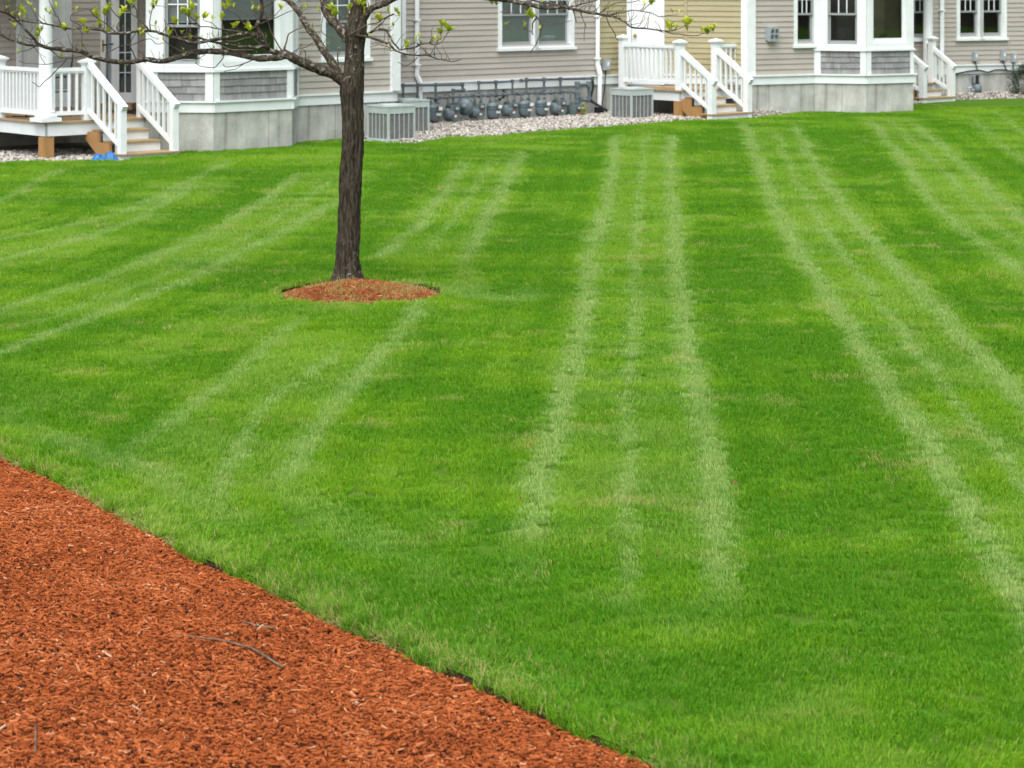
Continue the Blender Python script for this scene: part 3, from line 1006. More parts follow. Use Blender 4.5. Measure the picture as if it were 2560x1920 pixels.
for P, T, nb in ((NL_A, TL_A, 5), (NR_A, TR_A, 6)):
    post(pA, uA(P, 0, 0), -.12, .80, .105, TA, False, name='newel')
    railing(pA, T, P, 1.44 if nb == 5 else 1.40, .815, .71, .17, nb, tw=.09, th_=.075, over=.10)
roof(pA, [uA(FA, -.25, .25), uA(FA, 1.55, .25), uA(FA, 1.55, -2.8), uA(FA, -.25, -2.8)], 3.12, 'porch_roof')

# ---- middle porch
NR_B = (4.378, 44.60)
NL_B = uA(NR_B, -.95)
TL_B = uA(NL_B, 0, -.82)
TR_B = uA(NR_B, 0, -.82)
pB = empty('porch', TL_B, 'small white railed porch and steps in front of the yellow wall', 'porch', th=TA)
FB = uA(TL_B, -.06, .07)
deck(pB, FB, uA(FB, 1.62), uA(FB, 1.62, -1.35), uA(FB, 0, -1.62), DZ_B, 12, fas=.175)
post(pB, uA(TL_B, .02, 0), -.15, DZ_B - .21, .19, TA, False, 'woodp', 'deck_post')
post(pB, TL_B, DZ_B, 1.445, .13, TA)
post(pB, TR_B, DZ_B, 1.445, .13, TA)
QB = uA(TL_B, 0, -1.535)
post(pB, QB, .50, 1.50, .12, TA)
railing(pB, QB, TL_B, 1.37, 1.37, .70, .70, 12, tw=.09)
SB = uA(TR_B, .66)
post(pB, SB, DZ_B, 1.445, .12, TA)
railing(pB, TR_B, SB, 1.37, 1.37, .70, .70, 4)
stair(pB, NL_B, NR_B, TL_B, TR_B, [.165, .30, .435], DZ_B, -.05)
for P, T, nb in ((NL_B, TL_B, 5), (NR_B, TR_B, 5)):
    post(pB, P, -.1, .80, .12, TA, False, name='newel')
    railing(pB, T, P, 1.315, .80, .70, .22, nb, tw=.09, th_=.085, over=.12)

# ---- far porch
TF = 40.0
uF = lambda P, t, o=0.0: step(P, TF, t, o)
NL_F = (8.48, 49.5)
NR_F = uF(NL_F, .90)
TL_F = uF(NL_F, 0, -.52)
TR_F = uF(NR_F, 0, -.52)
pF = empty('porch', TL_F, 'narrow white porch steps tucked between the shingled bay and far column', 'porch', th=TF)
FF = uF(TL_F, -.5, .05)
DZ_F = .42
deck(pF, FF, uF(FF, 1.75), uF(FF, 1.75, -1.2), uF(FF, 0, -1.2), DZ_F, 9, fas=.18)
stair(pF, NL_F, NR_F, TL_F, TR_F, [.15, .285], DZ_F, -.08)
post(pF, TR_F, DZ_F, 1.33, .12, TF)
post(pF, TL_F, DZ_F, 1.33, .12, TF)
for P, T in ((NL_F, TL_F), (NR_F, TR_F)):
    post(pF, P, -.12, .80, .115, TF, False, name='newel')
    railing(pF, T, P, 1.15, .82, .50, .27, 4, tw=.085, th_=.075, over=.12)
CF = uF(TR_F, .36, -.42)
k = MB().lathe([(.12, DZ_F), (.12, DZ_F + .05), (.10, DZ_F + .08), (.098, 2.9), (.12, 2.94), (.12, 3.0)], 28)
k.build('column', 'vinyl', pF, frame(CF, TF), smooth=True)
railing(pF, TR_F, CF, 1.20, 1.20, .52, .52, 4)
railing(pF, uF(TL_F, 0, -.9), uF(TR_F, -.02, -.9), 1.18, 1.18, .52, .52, 7)
roof(pF, [uF(FF, -.2, .2), uF(FF, 1.6, .2), uF(FF, 1.6, -1.0), uF(FF, -.2, -1.0)], 3.0, 'porch_roof')

# ================================================================== AIR CONDITIONERS
def ac_unit(P, label, s=.56, h=.563, zp=.03):
    """P is the plan point of the corner nearest the camera"""
    o = empty('air_conditioner', P, label, 'air conditioner', 'air conditioners beside the house', th=TA)
    W = frame(P, TA)
    MB().box(-.13, s + .16, -.13, s + .12, -.06, zp + .025).build('concrete_pad', 'conc', o, W)
    z0 = zp + .03
    MB().box(0, s, 0, s, z0, z0 + .035).build('base_pan', 'ac', o, W)
    zt = z0 + h
    k = MB().box(.0, s, .0, s, zt - .125, zt - .02)
    k.box(-.008, s + .008, -.008, s + .008, zt - .02, zt)
    n = len(k.v)
    k.build('top_cover', 'ac', o, W)
    k = MB()
    for r in (.08, .12, .16, .20, .235):
        k.tube([(s/2 + r * math.cos(a), s/2 + r * math.sin(a), zt + .012) for a in np.linspace(0, 2*math.pi, 25)], .004, 5, False)
    for i in range(8):
        a = i * math.pi / 4
        k.tube([(s/2 + .05*math.cos(a), s/2 + .05*math.sin(a), zt + .018), (s/2 + .245*math.cos(a), s/2 + .245*math.sin(a), zt + .004)], .004, 5)
    k.lathe([(.05, zt + .006), (.05, zt + .02)], 14, (s/2, s/2))
    k.build('fan_guard', 'ac', o, W)
    MB().box(.022, s - .022, .022, s - .022, z0 + .035, zt - .125).build('coil', 'coil', o, W)
    e = .036
    for cx, cy in ((0, 0), (s - e, 0), (0, s - e), (s - e, s - e)):
        MB().box(cx, cx + e, cy, cy + e, z0 + .035, zt - .125).build('corner_post', 'ac', o, W)
    # grille: five bays a side
    nb = 5
    for side in (0, 1):
        for i in range(1, nb):
            x = e + (s - 2 * e) * i / nb
            k = MB()
            if side == 0: k.box(x - .005, x + .005, .0, .012, z0 + .035, zt - .125)
            else: k.box(.0, .012, x - .005, x + .005, z0 + .035, zt - .125)
            k.build('grille_bar', 'ac', o, W)
        k = MB()
        z = z0 + .05
        while z < zt - .135:
            if side == 0: k.hexa([(e, .012, z), (s - e, .012, z), (s - e, .021, z + .006), (e, .021, z + .006), (e, .012, z + .003), (s - e, .012, z + .003), (s - e, .021, z + .009), (e, .021, z + .009)])
            else: k.hexa([(.012, e, z), (.021, e, z + .006), (.021, s - e, z + .006), (.012, s - e, z), (.012, e, z + .003), (.021, e, z + .009), (.021, s - e, z + .009), (.012, s - e, z + .003)])
            z += .0165
        tag(k.build('louver', 'louver', o, W), kind='stuff')
    return o
ac_unit((-1.993, 38.65), 'pale grey air conditioner nearest the tree trunk, fully seen')
ac_unit((-1.817, 40.23), 'pale grey air conditioner half hidden behind another one at the wall corner')
ac_unit((2.184, 43.90), 'pale grey air conditioner standing alone beside the middle porch')

# ================================================================== GAS METERS AND PIPES
def onM(px, py, out):
    """point in front of the recessed wall by out metres"""
    P = step(M0, TM, 0, out)
    t = along(px, P, TM)
    p = step(P, TM, t)
    return Vector((p[0], p[1], Zat(py, p[1])))

GM = 'gas meters along the recessed wall'
def meter_round(px, y0, y1, label, s=1.0):
    b = onM(px, y1, .30)
    top = Zat(y0, b.y)
    h = top - b.z
    r = .125 * s
    o = empty('gas_meter', (b.x, b.y), label, 'gas meter', GM, th=TM - 12)
    W = frame((b.x, b.y), TM - 12, b.z)
    prof = [(r*.45, 0), (r*.75, h*.04), (r*.92, h*.16), (r*.97, h*.3), (r, h*.55), (r*1.0, h*.60)]
    MB().lathe(prof, 24, sy=.8).build('body', 'meter', o, W, smooth=True)
    MB().lathe([(r*1.08, h*.60), (r*1.1, h*.62), (r*1.1, h*.66), (r*1.06, h*.67)], 24, sy=.82).build('flange', 'meter', o, W)
    MB().lathe([(r*1.02, h*.67), (r*1.0, h*.80), (r*.85, h*.92), (r*.5, h*.985), (r*.1, h)], 24, sy=.8).build('cover', 'meter', o, W, smooth=True)
    MB().box(.015, .105, -.150, -.08, h*.60, h*.86).build('index_box', 'meterg', o, W)
    MB().box(.03, .10, -.156, -.1505, h*.66, h*.84).build('index_face', 'tagw', o, W)
    MB().box(.01, .09, -.1165, -.098, h*.36, h*.50).build('label_plate', 'tagw', o, W)
    for sx in (-.06, .06):
        k = MB().tube([(sx, 0, h*.93), (sx, 0, h*1.12)], .02, 10).tube([(sx, 0, h*1.0), (sx, 0, h*1.06)], .031, 8)
        k.build('connector', 'pipe', o, W, smooth=False)
    return o

def meter_square(px, y0, y1, label, s=1.0, drum=True):
    b = onM(px, y1, .30)
    top = Zat(y0, b.y)
    h = top - b.z
    o = empty('gas_meter', (b.x, b.y), label, 'gas meter', GM, th=TM - 12)
    W = frame((b.x, b.y), TM - 12, b.z)
    a = .105 * s
    k = MB()
    # front case: octagonal plate, narrower at its foot
    poly = [(-a*.55, 0), (a*.55, 0), (a, h*.22), (a, h*.82), (a*.9, h*.95), (-a*.9, h*.95), (-a, h*.82), (-a, h*.22)]
    n = len(poly)
    k.v = [(p[0], -.11, p[1]) for p in poly] + [(p[0], .10, p[1]) for p in poly]
    k.f = [tuple(range(n)), tuple(range(2*n-1, n-1, -1))] + [(i, n+i, n+(i+1) % n, (i+1) % n) for i in range(n)]
    k.build('body', 'meterg', o, W)
    if drum:
        k = MB().tube([(-a*.2, -.02, h*.42), (-a*1.55, -.02, h*.42), (-a*1.75, -.02, h*.42)], [h*.40, h*.40, h*.30], 20)
        k.build('drum', 'meter', o, W, smooth=False)
    MB().box(-a*.98, a*.98, -.10, .09, h*.95, h).build('top_plate', 'meter', o, W)
    MB().box(-.02, .06, -.150, -.111, h*.70, h*.92).build('index_box', 'pipe', o, W)
    MB().box(-.01, .05, -.1555, -.1505, h*.74, h*.88).build('index_face', 'boxg', o, W)
    MB().box(-.035, .03, -.1175, -.111, h*.24, h*.36).build('label_plate', 'tagw', o, W)
    MB().box(-.025, .025, -.117, -.111, h*.42, h*.52).build('red_tag', 'tagr', o, W)
    for sx in (-.06, .06):
        k = MB().tube([(sx, 0, h*.97), (sx, 0, h*1.15)], .02, 10).tube([(sx, 0, h*1.02), (sx, 0, h*1.08)], .031, 8)
        k.build('connector', 'pipe', o, W)
    return o
meter_round(1084, 259, 305, 'round grey gas meter right beside the hidden air conditioner')
meter_square(1131, 263, 301, 'square dark gas meter just left of the big disc regulator', .9)
meter_square(1194, 258, 296, 'square green grey gas meter just right of the disc regulator', .95)
meter_round(1233, 255, 298, 'round gas meter with a black bent pipe above its right side', 1.0)
meter_square(1277, 255, 291, 'square gas meter in the middle of the row with red and white tag', .95)
meter_round(1312, 250, 292, 'left one of two adjoining round gas meters', 1.0)
meter_round(1354, 248, 290, 'right one of two adjoining round gas meters', 1.0)
meter_square(1398, 250, 287, 'square gas meter next to the large floor standing one', .95)
meter_square(1436, 262, 298, 'large squat gas meter standing on the gravel at the row end', 1.45, False)

# disc regulator
b = onM(1163, 266, .34)
o = empty('gas_regulator', (b.x, b.y), 'large round grey disc regulator among the gas meters', 'regulator', th=TM)
W = Matrix.Translation(b) @ Matrix.Rotation(R(TM - 58), 4, 'Z') @ Matrix.Rotation(R(90), 4, 'X')
MB().lathe([(.03, -.10), (.06, -.09), (.115, -.05), (.145, -.012), (.15, 0)], 28).build('back_shell', 'meter', o, W, smooth=True)
MB().lathe([(.165, -.006), (.165, .012)], 28).build('flange', 'meter', o, W)
MB().lathe([(.148, .012), (.14, .035), (.105, .07), (.06, .088), (.035, .092), (.03, .15), (.02, .155)], 28).build('front_shell', 'meter', o, W, smooth=True)

# pipework
pw = empty('gas_pipework', onM(1250, 300, .2).xy, 'grey painted gas pipes running above and between the meters', 'pipes', th=TM)
def pipe(pts, r, name='pipe', m='pipe', parent=None, joints=True):
    pts = [Vector(p) for p in pts]
    k = MB().tube(pts, r, 10)
    o = k.build(name, m, parent or pw, I4)
    if joints:
        for p in pts:
            kk = MB()
            q = bpy.data.meshes
            kk.tube([p - Vector((0, 0, r * 1.5)), p + Vector((0, 0, r * 1.5))], r * 1.45, 8)
            kk.build('fitting', m, o, I4)
    return o
pipe([onM(978, 214, .2), onM(1156, 211.5, .2)], .024)
pipe([onM(1156, 211.5, .2), onM(1157, 226, .2)], .022)
for px in (1008, 1044, 1089):
    y = 213.5 - (px - 978) * .014
    pipe([onM(px, y, .2), onM(px, y + 33 + (px > 1080) * 6, .2)], .022)
pipe([onM(1133, 227, .22), onM(1160, 225.5, .22)], .02)
pipe([onM(1133, 227, .22), onM(1133, 262, .25)], .024)
pipe([onM(1197, 240, .2), onM(1197, 207, .2), onM(1240, 205.5, .2), onM(1281, 203, .2), onM(1281, 233, .2)], .022)
pipe([onM(1240, 205.5, .2), onM(1240, 238, .2)], .024)
pipe([onM(1303, 201.5, .2), onM(1316, 201, .2), onM(1316, 232, .2)], .022)
pipe([onM(1316, 199.5, .19), onM(1360, 199, .19), onM(1401, 197.5, .19), onM(1482, 196, .19)], .024)
pipe([onM(1360, 199, .2), onM(1360, 232, .2)], .026)
pipe([onM(1401, 197.5, .2), onM(1401, 231, .2)], .024)
# manifold
xs = [1072, 1100, 1122, 1150, 1180, 1206, 1228, 1255, 1290, 1308, 1338, 1352, 1380, 1404, 1422]
ys = [246, 245, 243, 242, 240, 240, 238.5, 237, 235, 234, 233, 233, 232, 230, 230]
pipe([onM(x, y, .26) for x, y in zip(xs, ys)], .021)
for x, y, yy in ((1077, 246, 258), (1095, 246, 258), (1120, 243, 262), (1186, 240, 257), (1203, 240, 257), (1225, 239, 254), (1269, 237, 254), (1286, 236, 254), (1303, 235, 249), (1321, 234, 249), (1344, 233, 247), (1388, 232, 249), (1409, 231, 249), (1426, 230, 262)):
    pipe([onM(x, y, .28), onM(x, yy, .30)], .017)
# shut-off valves
for x, y in ((1115, 243), (1165, 241), (1220, 238.5), (1262, 236.5), (1300, 234.5), (1340, 233), (1378, 232)):
    p = onM(x, y, .26)
    MB().tube([p + Vector((-.03, -.01, 0)), p + Vector((.03, .01, 0))], .034, 8).tube([p, p + Vector((0, 0, .055))], .012, 6).build('valve', 'pipe', pw, I4)
pipe([onM(1258, 227, .24), onM(1268, 236, .26), onM(1258, 243, .3), onM(1249, 249, .3)], .016, 'bent_pipe', 'black')
# large loop at the end of the row
lp = empty('gas_pipe_loop', onM(1460, 300, .2).xy, 'thick grey pipe loop beside the white downspout', 'pipes', th=TM)
pipe([onM(1443, 262, .26), onM(1443, 238, .26), onM(1443, 211, .26), onM(1472, 210.5, .26), onM(1473, 250, .24), onM(1449, 250, .22)], .036, 'loop_pipe', 'meter', lp)
k = MB().tube([onM(1422, 231, .26), onM(1443, 231, .26)], .018, 8)
k.build('branch_pipe', 'pipe', lp, I4)

# black drain hose
hs = smooth_path([onM(1480, 197, .16), onM(1483, 215, .18), onM(1479, 235, .2), onM(1477, 249, .25), onM(1484, 256, .38), onM(1500, 266, .5), onM(1519, 277, .62)], 4)
MB().tube(hs, .026, 10).build('drain_hose', 'black', label='black hose bending down from the wall towards the lone air conditioner', cat='hose', smooth=True)

# ================================================================== DOWNSPOUTS, BOXES, VENT
def downspout(pts, label, w=.075, boot=None):
    o = empty('downspout', (pts[-1].x, pts[-1].y), label, 'downspout', 'white downspouts', th=TM)
    mid = None
    for i in range(len(pts) - 1):
        a, b = pts[i], pts[i + 1]
        d = (b - a).normalized()
        MB().beam(a - d * .012, b + d * .012, w if abs(d.z) < .98 else w, w * .75).build('spout_section' if i % 2 == 0 else 'elbow', 'vinyl', o, I4)
    k = MB()
    for z in (1.1, 1.9):
        if pts[0].z > z > pts[1].z:
            p = pts[0].lerp(pts[1], (pts[0].z - z) / (pts[0].z - pts[1].z))
            MB().box(-w*.75, w*.75, -w*.55, w*.55, z, z + .03).build('strap', 'vinyl', o, frame((p.x, p.y), TM))
    if boot:
        p = pts[-1]
        MB().box(-.072, .072, -.06, .06, -.05, boot).build('boot', 'black', o, frame((p.x, p.y), TM))
    return o
def pt(px, out, z, P=M0, th=TM):
    q = step(P, th, 0, out)
    r = step(q, th, along(px, q, th))
    return Vector((r[0], r[1], z))
downspout([pt(1043, .06, 3.1), pt(1043, .06, .93), pt(1051, .12, .80), pt(1051, .12, .10)], 'white downspout left of the meters, ending behind the air conditioner')
downspout([pt(1495, .06, 3.1), pt(1494, .06, 1.0), pt(1500, .14, .82), pt(1498, .14, .10)], 'white downspout with black boot between grey and yellow siding', boot=.20)
downspout([pt(2355, .06, 3.0, F0, TD), pt(2355, .06, 1.35, F0, TD), pt(2354, .08, .9, F0, TD), pt(2354, .08, .5, F0, TD)], 'white downspout behind the far porch column', w=.085)

def util_box(c, th, w, h, label, cable=None, d=.09, name='utility_box'):
    o = empty(name, (c.x, c.y), label, 'utility box', 'grey utility boxes on the walls', th=th)
    W = frame((c.x, c.y), th, c.z)
    MB().box(-w/2, w/2, -d, 0, -h/2, h/2).build('case', 'boxg', o, W)
    MB().box(-w*.42, w*.42, -d - .008, -d - .0005, -h*.44, h*.44).build('cover', 'boxg', o, W)
    MB().box(-w*.2, w*.2, -d - .012, -d - .0085, -h*.1, h*.25).build('badge', 'tagw', o, W)
    if cable:
        MB().tube(smooth_path(cable, 4), .012, 6).build('cable', 'black', o, I4, smooth=True)
    return o
c = pt(1512, .03, Zat(161, 45.8))
util_box(c, TM, .13, .21, 'grey utility box on the yellow wall beside the downspout',
         [pt(1514, .06, Zat(174, 45.8)), pt(1513, .07, Zat(200, 45.7)), pt(1510, .10, Zat(230, 45.6)), pt(1506, .16, Zat(262, 45.5)), pt(1510, .25, Zat(285, 45.4)), pt(1518, .3, Zat(296, 45.4))])
ptF = lambda px, py, out: pt(px, out, Zat(py, step(F0, TD, along(px, F0, TD))[1]), F0, TD)
util_box(ptF(2435, 141, .02), TD, .105, .2, 'grey utility box on the far wall nearest the porch', [ptF(2437, 151, .05), ptF(2439, 160, .06), ptF(2444, 174, .05)])
util_box(ptF(2505, 138, .02), TD, .115, .22, 'grey utility box on the far wall, taller one of a close pair', [ptF(2507, 150, .05), ptF(2512, 165, .06), ptF(2518, 176, .05)])
util_box(ptF(2531, 144, .02), TD, .115, .2, 'grey utility box on the far wall nearest the evergreen shrub', [ptF(2532, 155, .05), ptF(2534, 172, .06), ptF(2541, 195, .08), ptF(2548, 215, .12)])
cb = smooth_path([ptF(x, y, .06) for x, y in ((2385, 185), (2400, 182), (2420, 178), (2436, 176), (2452, 176), (2470, 180), (2486, 175), (2505, 174), (2520, 176), (2540, 178), (2575, 174))], 4)
MB().tube(cb, .016, 6).build('wall_cable', 'black', label='dark cable sagging along the base of the far house', cat='cable', smooth=True)

# exhaust hood on grey wall
q = step(R0, TC, along(1926, R0, TC))
o = empty('vent_hood', q, 'grey louvred vent hood on clapboard wall left of the bay', 'vent', th=TC)
W = frame(q, TC, Zat(85, q[1]))
MB().box(-.13, .13, -.035, -.02, -.12, .12).build('flange', 'boxg', o, W)
k = MB()
k.hexa([(-.10, -.12, -.14), (.10, -.12, -.14), (.10, -.035, -.14), (-.10, -.035, -.14), (-.10, -.16, .13), (.10, -.16, .13), (.10, -.035, .13), (-.10, -.035, .13)])
k.build('hood', 'boxg', o, W)
for x in (-.05, .045):
    for z in (-.085, .02):
        MB().hexa([(x - .03, -.130 - (z + .085) * .13, z), (x + .03, -.130 - (z + .085) * .13, z), (x + .03, -.12, z), (x - .03, -.12, z), (x - .03, -.147 - (z + .085) * .13, z + .075), (x + .03, -.147 - (z + .085) * .13, z + .075), (x + .03, -.13, z + .075), (x - .03, -.13, z + .075)]).build('louver', 'pipe', o, W)

# far gas meter on the foundation, small vent above it
c = ptF(2432, 222, .12)
o = empty('gas_meter', (c.x, c.y), 'small grey gas meter low on the far foundation', 'gas meter', th=TD)
W = frame((c.x, c.y), TD, c.z)
MB().lathe([(.05, -.10), (.09, -.06), (.10, 0), (.09, .08), (.05, .11)], 18, (.08, -.05)).build('body', 'meter', o, W, smooth=True)
MB().tube([(-.14, -.05, -.10), (-.14, -.05, .02), (-.09, -.05, .05), (-.05, -.05, -.02), (.02, -.05, -.02)], .03, 8).build('inlet_pipe', 'boxg', o, W)
MB().tube([(.08, -.05, .1), (.08, -.05, .30)], .035, 8).build('riser', 'black', o, W)
c = ptF(2438, 200, .02)
o = empty('wall_vent', (c.x, c.y), 'small dark louvred vent in the far foundation above the meter', 'vent', th=TD)
W = frame((c.x, c.y), TD, c.z)
MB().box(-.10, .10, -.045, -.02, -.075, .075).build('frame', 'pipe', o, W)
MB().box(-.085, -.01, -.052, -.0455, -.06, .06).build('louver', 'boxg', o, W)
MB().box(.02, .09, -.052, -.0455, -.06, .06).build('louver', 'boxg', o, W)

# ================================================================== SMALL THINGS BY THE HOUSES
def block_row(pts, h, w, z0, n, label):
    o = empty('edging_block', pts[0][:2], label, 'edging', 'brown edging blocks')
    A, B = Vector(pts[0]), Vector(pts[1])
    for i in range(n):
        a, b = A.lerp(B, i / n + .004), A.lerp(B, (i + 1) / n - .004)
        j = random.uniform(-.008, .008)
        MB().beam((a.x, a.y + j, z0 + h / 2), (b.x, b.y + j, z0 + h / 2), w, h).build('block', 'brick', o, I4)
    return o
g = lambda x, y, z: G(x, y, z)
block_row([(g(2396, 238, 0).x, g(2396, 238, 0).y - .0), (g(2535, 247, 0).x, g(2535, 247, 0).y + .3)], .095, .16, -.03, 5, 'low course of brown edging blocks from the far porch steps')
block_row([(g(2484, 238, 0).x, g(2484, 238, 0).y + .35), (g(2600, 243, 0).x, g(2600, 243, 0).y + .45)], .10, .18, .066, 5, 'upper course of brown edging blocks reaching the shrub')
block_row([(g(2530, 247, 0).x, g(2530, 247, 0).y + .25), (g(2640, 248, 0).x, g(2640, 248, 0).y + .3)], .10, .2, -.035, 4, 'front course of brown edging blocks below the evergreen shrub')

# board lying by the wing foundation
P = G(838, 353, 0)
MB().box(-.30, .30, -.05, .05, -.01, .03).build('scrap_board', 'board', None, frame((P.x, P.y + .2), TA), label='short tan board lying on the ground against the bay foundation', cat='board')

# blue plastic under left porch
o = empty('plastic_sheet', G(263, 402, 0).xy, 'crumpled bright blue plastic sheet under the porch steps', 'plastic sheet')
for i, (px, py, sx, sz, tl) in enumerate(((255, 396, .11, .07, .5), (272, 393, .12, .09, -.5), (266, 399, .16, .05, .2), (283, 398, .08, .05, -.3))):
    P = G(px, 402, 0)
    k = MB()
    n = 9
    for a in range(n):
        for b_ in range(n):
            u, v = a / (n - 1) * 2 - 1, b_ / (n - 1) * 2 - 1
            k.v.append((u * sx, v * .09 + .1, max(-.02, (sz * 1.5 * (1 - u * u) * (1 - v * v) + .02 * noise.noise(Vector((u * 3 + i * 7, v * 3, i)))))))
    k.f = [(a * n + b_, a * n + b_ + 1, (a + 1) * n + b_ + 1, (a + 1) * n + b_)[::-1] for a in range(n - 1) for b_ in range(n - 1)]
    k.build('fold', 'blue', o, frame((P.x, P.y), tl * 40 + 20, 0.0), smooth=False)

# patio chair on the left porch
cp = uA(D0, .62, -.95)
o = empty('patio_chair', cp, 'black framed mesh patio chair behind the porch railing', 'chair', th=TA - 60, z=DZ_A)
W = frame(cp, TA - 60, DZ_A)
for x in (-.24, .24):
    MB().tube([(x, -.24, 0), (x, -.23, .40), (x, -.22, .62), (x, .02, .63), (x, .2, .62)], .013, 7).build('leg', 'black', o, W)
    MB().tube([(x, .3, 0), (x, .22, .38), (x, .26, .62), (x, .36, .95)], .013, 7).build('leg', 'black', o, W)
MB().box(-.23, .23, -.23, .23, .385, .405).build('seat', 'mesh', o, W)
MB().hexa([(-.23, .225, .42), (.23, .225, .42), (.23, .24, .42), (-.23, .24, .42), (-.23, .345, .93), (.23, .345, .93), (.23, .36, .93), (-.23, .36, .93)]).build('backrest', 'mesh', o, W)
cd_ = smooth_path([(*uA(D0, .12, -.35), DZ_A + .012), (*uA(D0, .35, -.25), DZ_A + .012), (*uA(D0, .6, -.5), DZ_A + .012), (*uA(D0, .45, -.9), DZ_A + .012), (*uA(D0, .2, -1.3), DZ_A + .012)], 5)
MB().tube(cd_, .009, 6).build('power_cord', 'black', label='thin black cord curled on the porch floor behind the column', cat='cord', smooth=True)

# lamp and plant inside the right-hand picture window
t_l = along(2190, R2, TC)
lo = step(R2, TC, t_l, -.24)
o = empty('table_lamp', lo, 'teal glass table lamp glimpsed inside the bay picture window', 'lamp')
W = frame(lo, 0)
MB().lathe([(.06, 1.361), (.05, 1.40), (.015, 1.45), (.012, 1.66)], 16).build('stem', 'brass', o, W, smooth=True)
MB().lathe([(.14, 1.655), (.135, 1.67), (.10, 1.73), (.05, 1.775), (.015, 1.79)], 20).build('shade', 'shade', o, W, smooth=True)
M['leafdark'] = mat('house_plant_leaf', (0.05, 0.12, 0.03), 0.5, 0.4, 20)
ppos = step(R2, TC, along(2226, R2, TC), -.22)
o = empty('potted_plant', ppos, 'leafy green pot plant inside the bay picture window', 'plant')
W = frame(ppos, 0)
MB().lathe([(.045, 1.361), (.06, 1.42), (.062, 1.44)], 14).build('pot', 'pot', o, W, smooth=True)
k = MB()
for i in range(60):
    a, e_ = random.uniform(0, 6.28), random.uniform(.0, 1.4)
    d = Vector((math.cos(a) * math.cos(e_), math.sin(a) * math.cos(e_), math.sin(e_)))
    p = Vector((0, 0, 1.47)) + d * random.uniform(.03, .09)
    s_ = d.orthogonal().normalized() * .018
    n = len(k.v)
    k.v += [tuple(p - s_), tuple(p + d * .035), tuple(p + s_), tuple(p - d * .02)]
    k.f.append((n, n+1, n+2, n+3))
k.build('foliage', 'leafdark', o, W)
MB().box(.02, math.dist(R2, R3) - .02, .13, .42, 1.34, 1.36).build('inner_sill', 'white', hC, frame(R2, TC))

# ================================================================== THE TREE
def bark_mat(name, c1, c2, lichen, lz, vs=(14, 14, 2.2)):
    m = bpy.data.materials.new(name)
    m.use_nodes = True
    t = m.node_tree
    b = t.nodes['Principled BSDF']
    b.inputs['Roughness'].default_value = .9
    b.inputs['Specular IOR Level'].default_value = .15
    tc = t.nodes.new('ShaderNodeTexCoord')
    mp = t.nodes.new('ShaderNodeMapping')
    mp.inputs['Scale'].default_value = vs
    t.links.new(tc.outputs['Object'], mp.inputs['Vector'])
    n = t.nodes.new('ShaderNodeTexNoise')
    n.inputs['Scale'].default_value = 2.0
    n.inputs['Detail'].default_value = 8
    n.inputs['Roughness'].default_value = .7
    t.links.new(mp.outputs[0], n.inputs['Vector'])
    r = t.nodes.new('ShaderNodeValToRGB')
    r.color_ramp.elements[0].position = .40
    r.color_ramp.elements[1].position = .62
    r.color_ramp.elements[0].color = (*c2, 1)
    r.color_ramp.elements[1].color = (*c1, 1)
    t.links.new(n.outputs['Fac'], r.inputs[0])
    n2 = t.nodes.new('ShaderNodeTexNoise')
    n2.inputs['Scale'].default_value = 28
    n2.inputs['Detail'].default_value = 3
    t.links.new(tc.outputs['Object'], n2.inputs['Vector'])
    r2 = t.nodes.new('ShaderNodeValToRGB')
    r2.color_ramp.elements[0].position = .60 - lichen
    r2.color_ramp.elements[1].position = .68 - lichen
    r2.color_ramp.elements[0].color = (0, 0, 0, 1)
    r2.color_ramp.elements[1].color = (1, 1, 1, 1)
    t.links.new(n2.outputs['Fac'], r2.inputs[0])
    # lichen grows near the foot and round the first forks
    sp = t.nodes.new('ShaderNodeSeparateXYZ')
    t.links.new(tc.outputs['Object'], sp.inputs[0])
    rz = t.nodes.new('ShaderNodeValToRGB')
    e = rz.color_ramp.elements
    e[0].position = 0.0; e[0].color = (1, 1, 1, 1)
    e[1].position = 0.14; e[1].color = (.25, .25, .25, 1)
    for p_, v_ in ((.20, 0.05), (.66, 0.12), (.78, .8), (.9, .9), (1, .6)):
        q = e.new(p_); q.color = (v_, v_, v_, 1)
    dv = t.nodes.new('ShaderNodeMath'); dv.operation = 'DIVIDE'; dv.inputs[1].default_value = lz
    t.links.new(sp.outputs['Z'], dv.inputs[0])
    t.links.new(dv.outputs[0], rz.inputs[0])
    ml = t.nodes.new('ShaderNodeMath'); ml.operation = 'MULTIPLY'
    t.links.new(r2.outputs[0], ml.inputs[0]); t.links.new(rz.outputs[0], ml.inputs[1])
    mx = t.nodes.new('ShaderNodeMixRGB')
    mx.inputs['Color2'].default_value = (.27, .265, .23, 1)
    t.links.new(ml.outputs[0], mx.inputs['Fac']); t.links.new(r.outputs[0], mx.inputs['Color1'])
    t.links.new(mx.outputs[0], b.inputs['Base Color'])
    bp = t.nodes.new('ShaderNodeBump')
    bp.inputs['Strength'].default_value = .9
    bp.inputs['Distance'].default_value = .02
    t.links.new(n.outputs['Fac'], bp.inputs['Height'])
    t.links.new(bp.outputs[0], b.inputs['Normal'])
    return m
M['bark'] = bark_mat('bark', (.088, .073, .052), (.019, .015, .010), .0, 2.6, (24, 24, 4.5))
M['bark2'] = bark_mat('branch_bark', (.105, .083, .062), (.032, .025, .019), .05, 2.6, (12, 12, 9))
M['twig'] = mat('twig_bark', (.14, .10, .085), .8, .35, 25, c2=(.055, .04, .034))

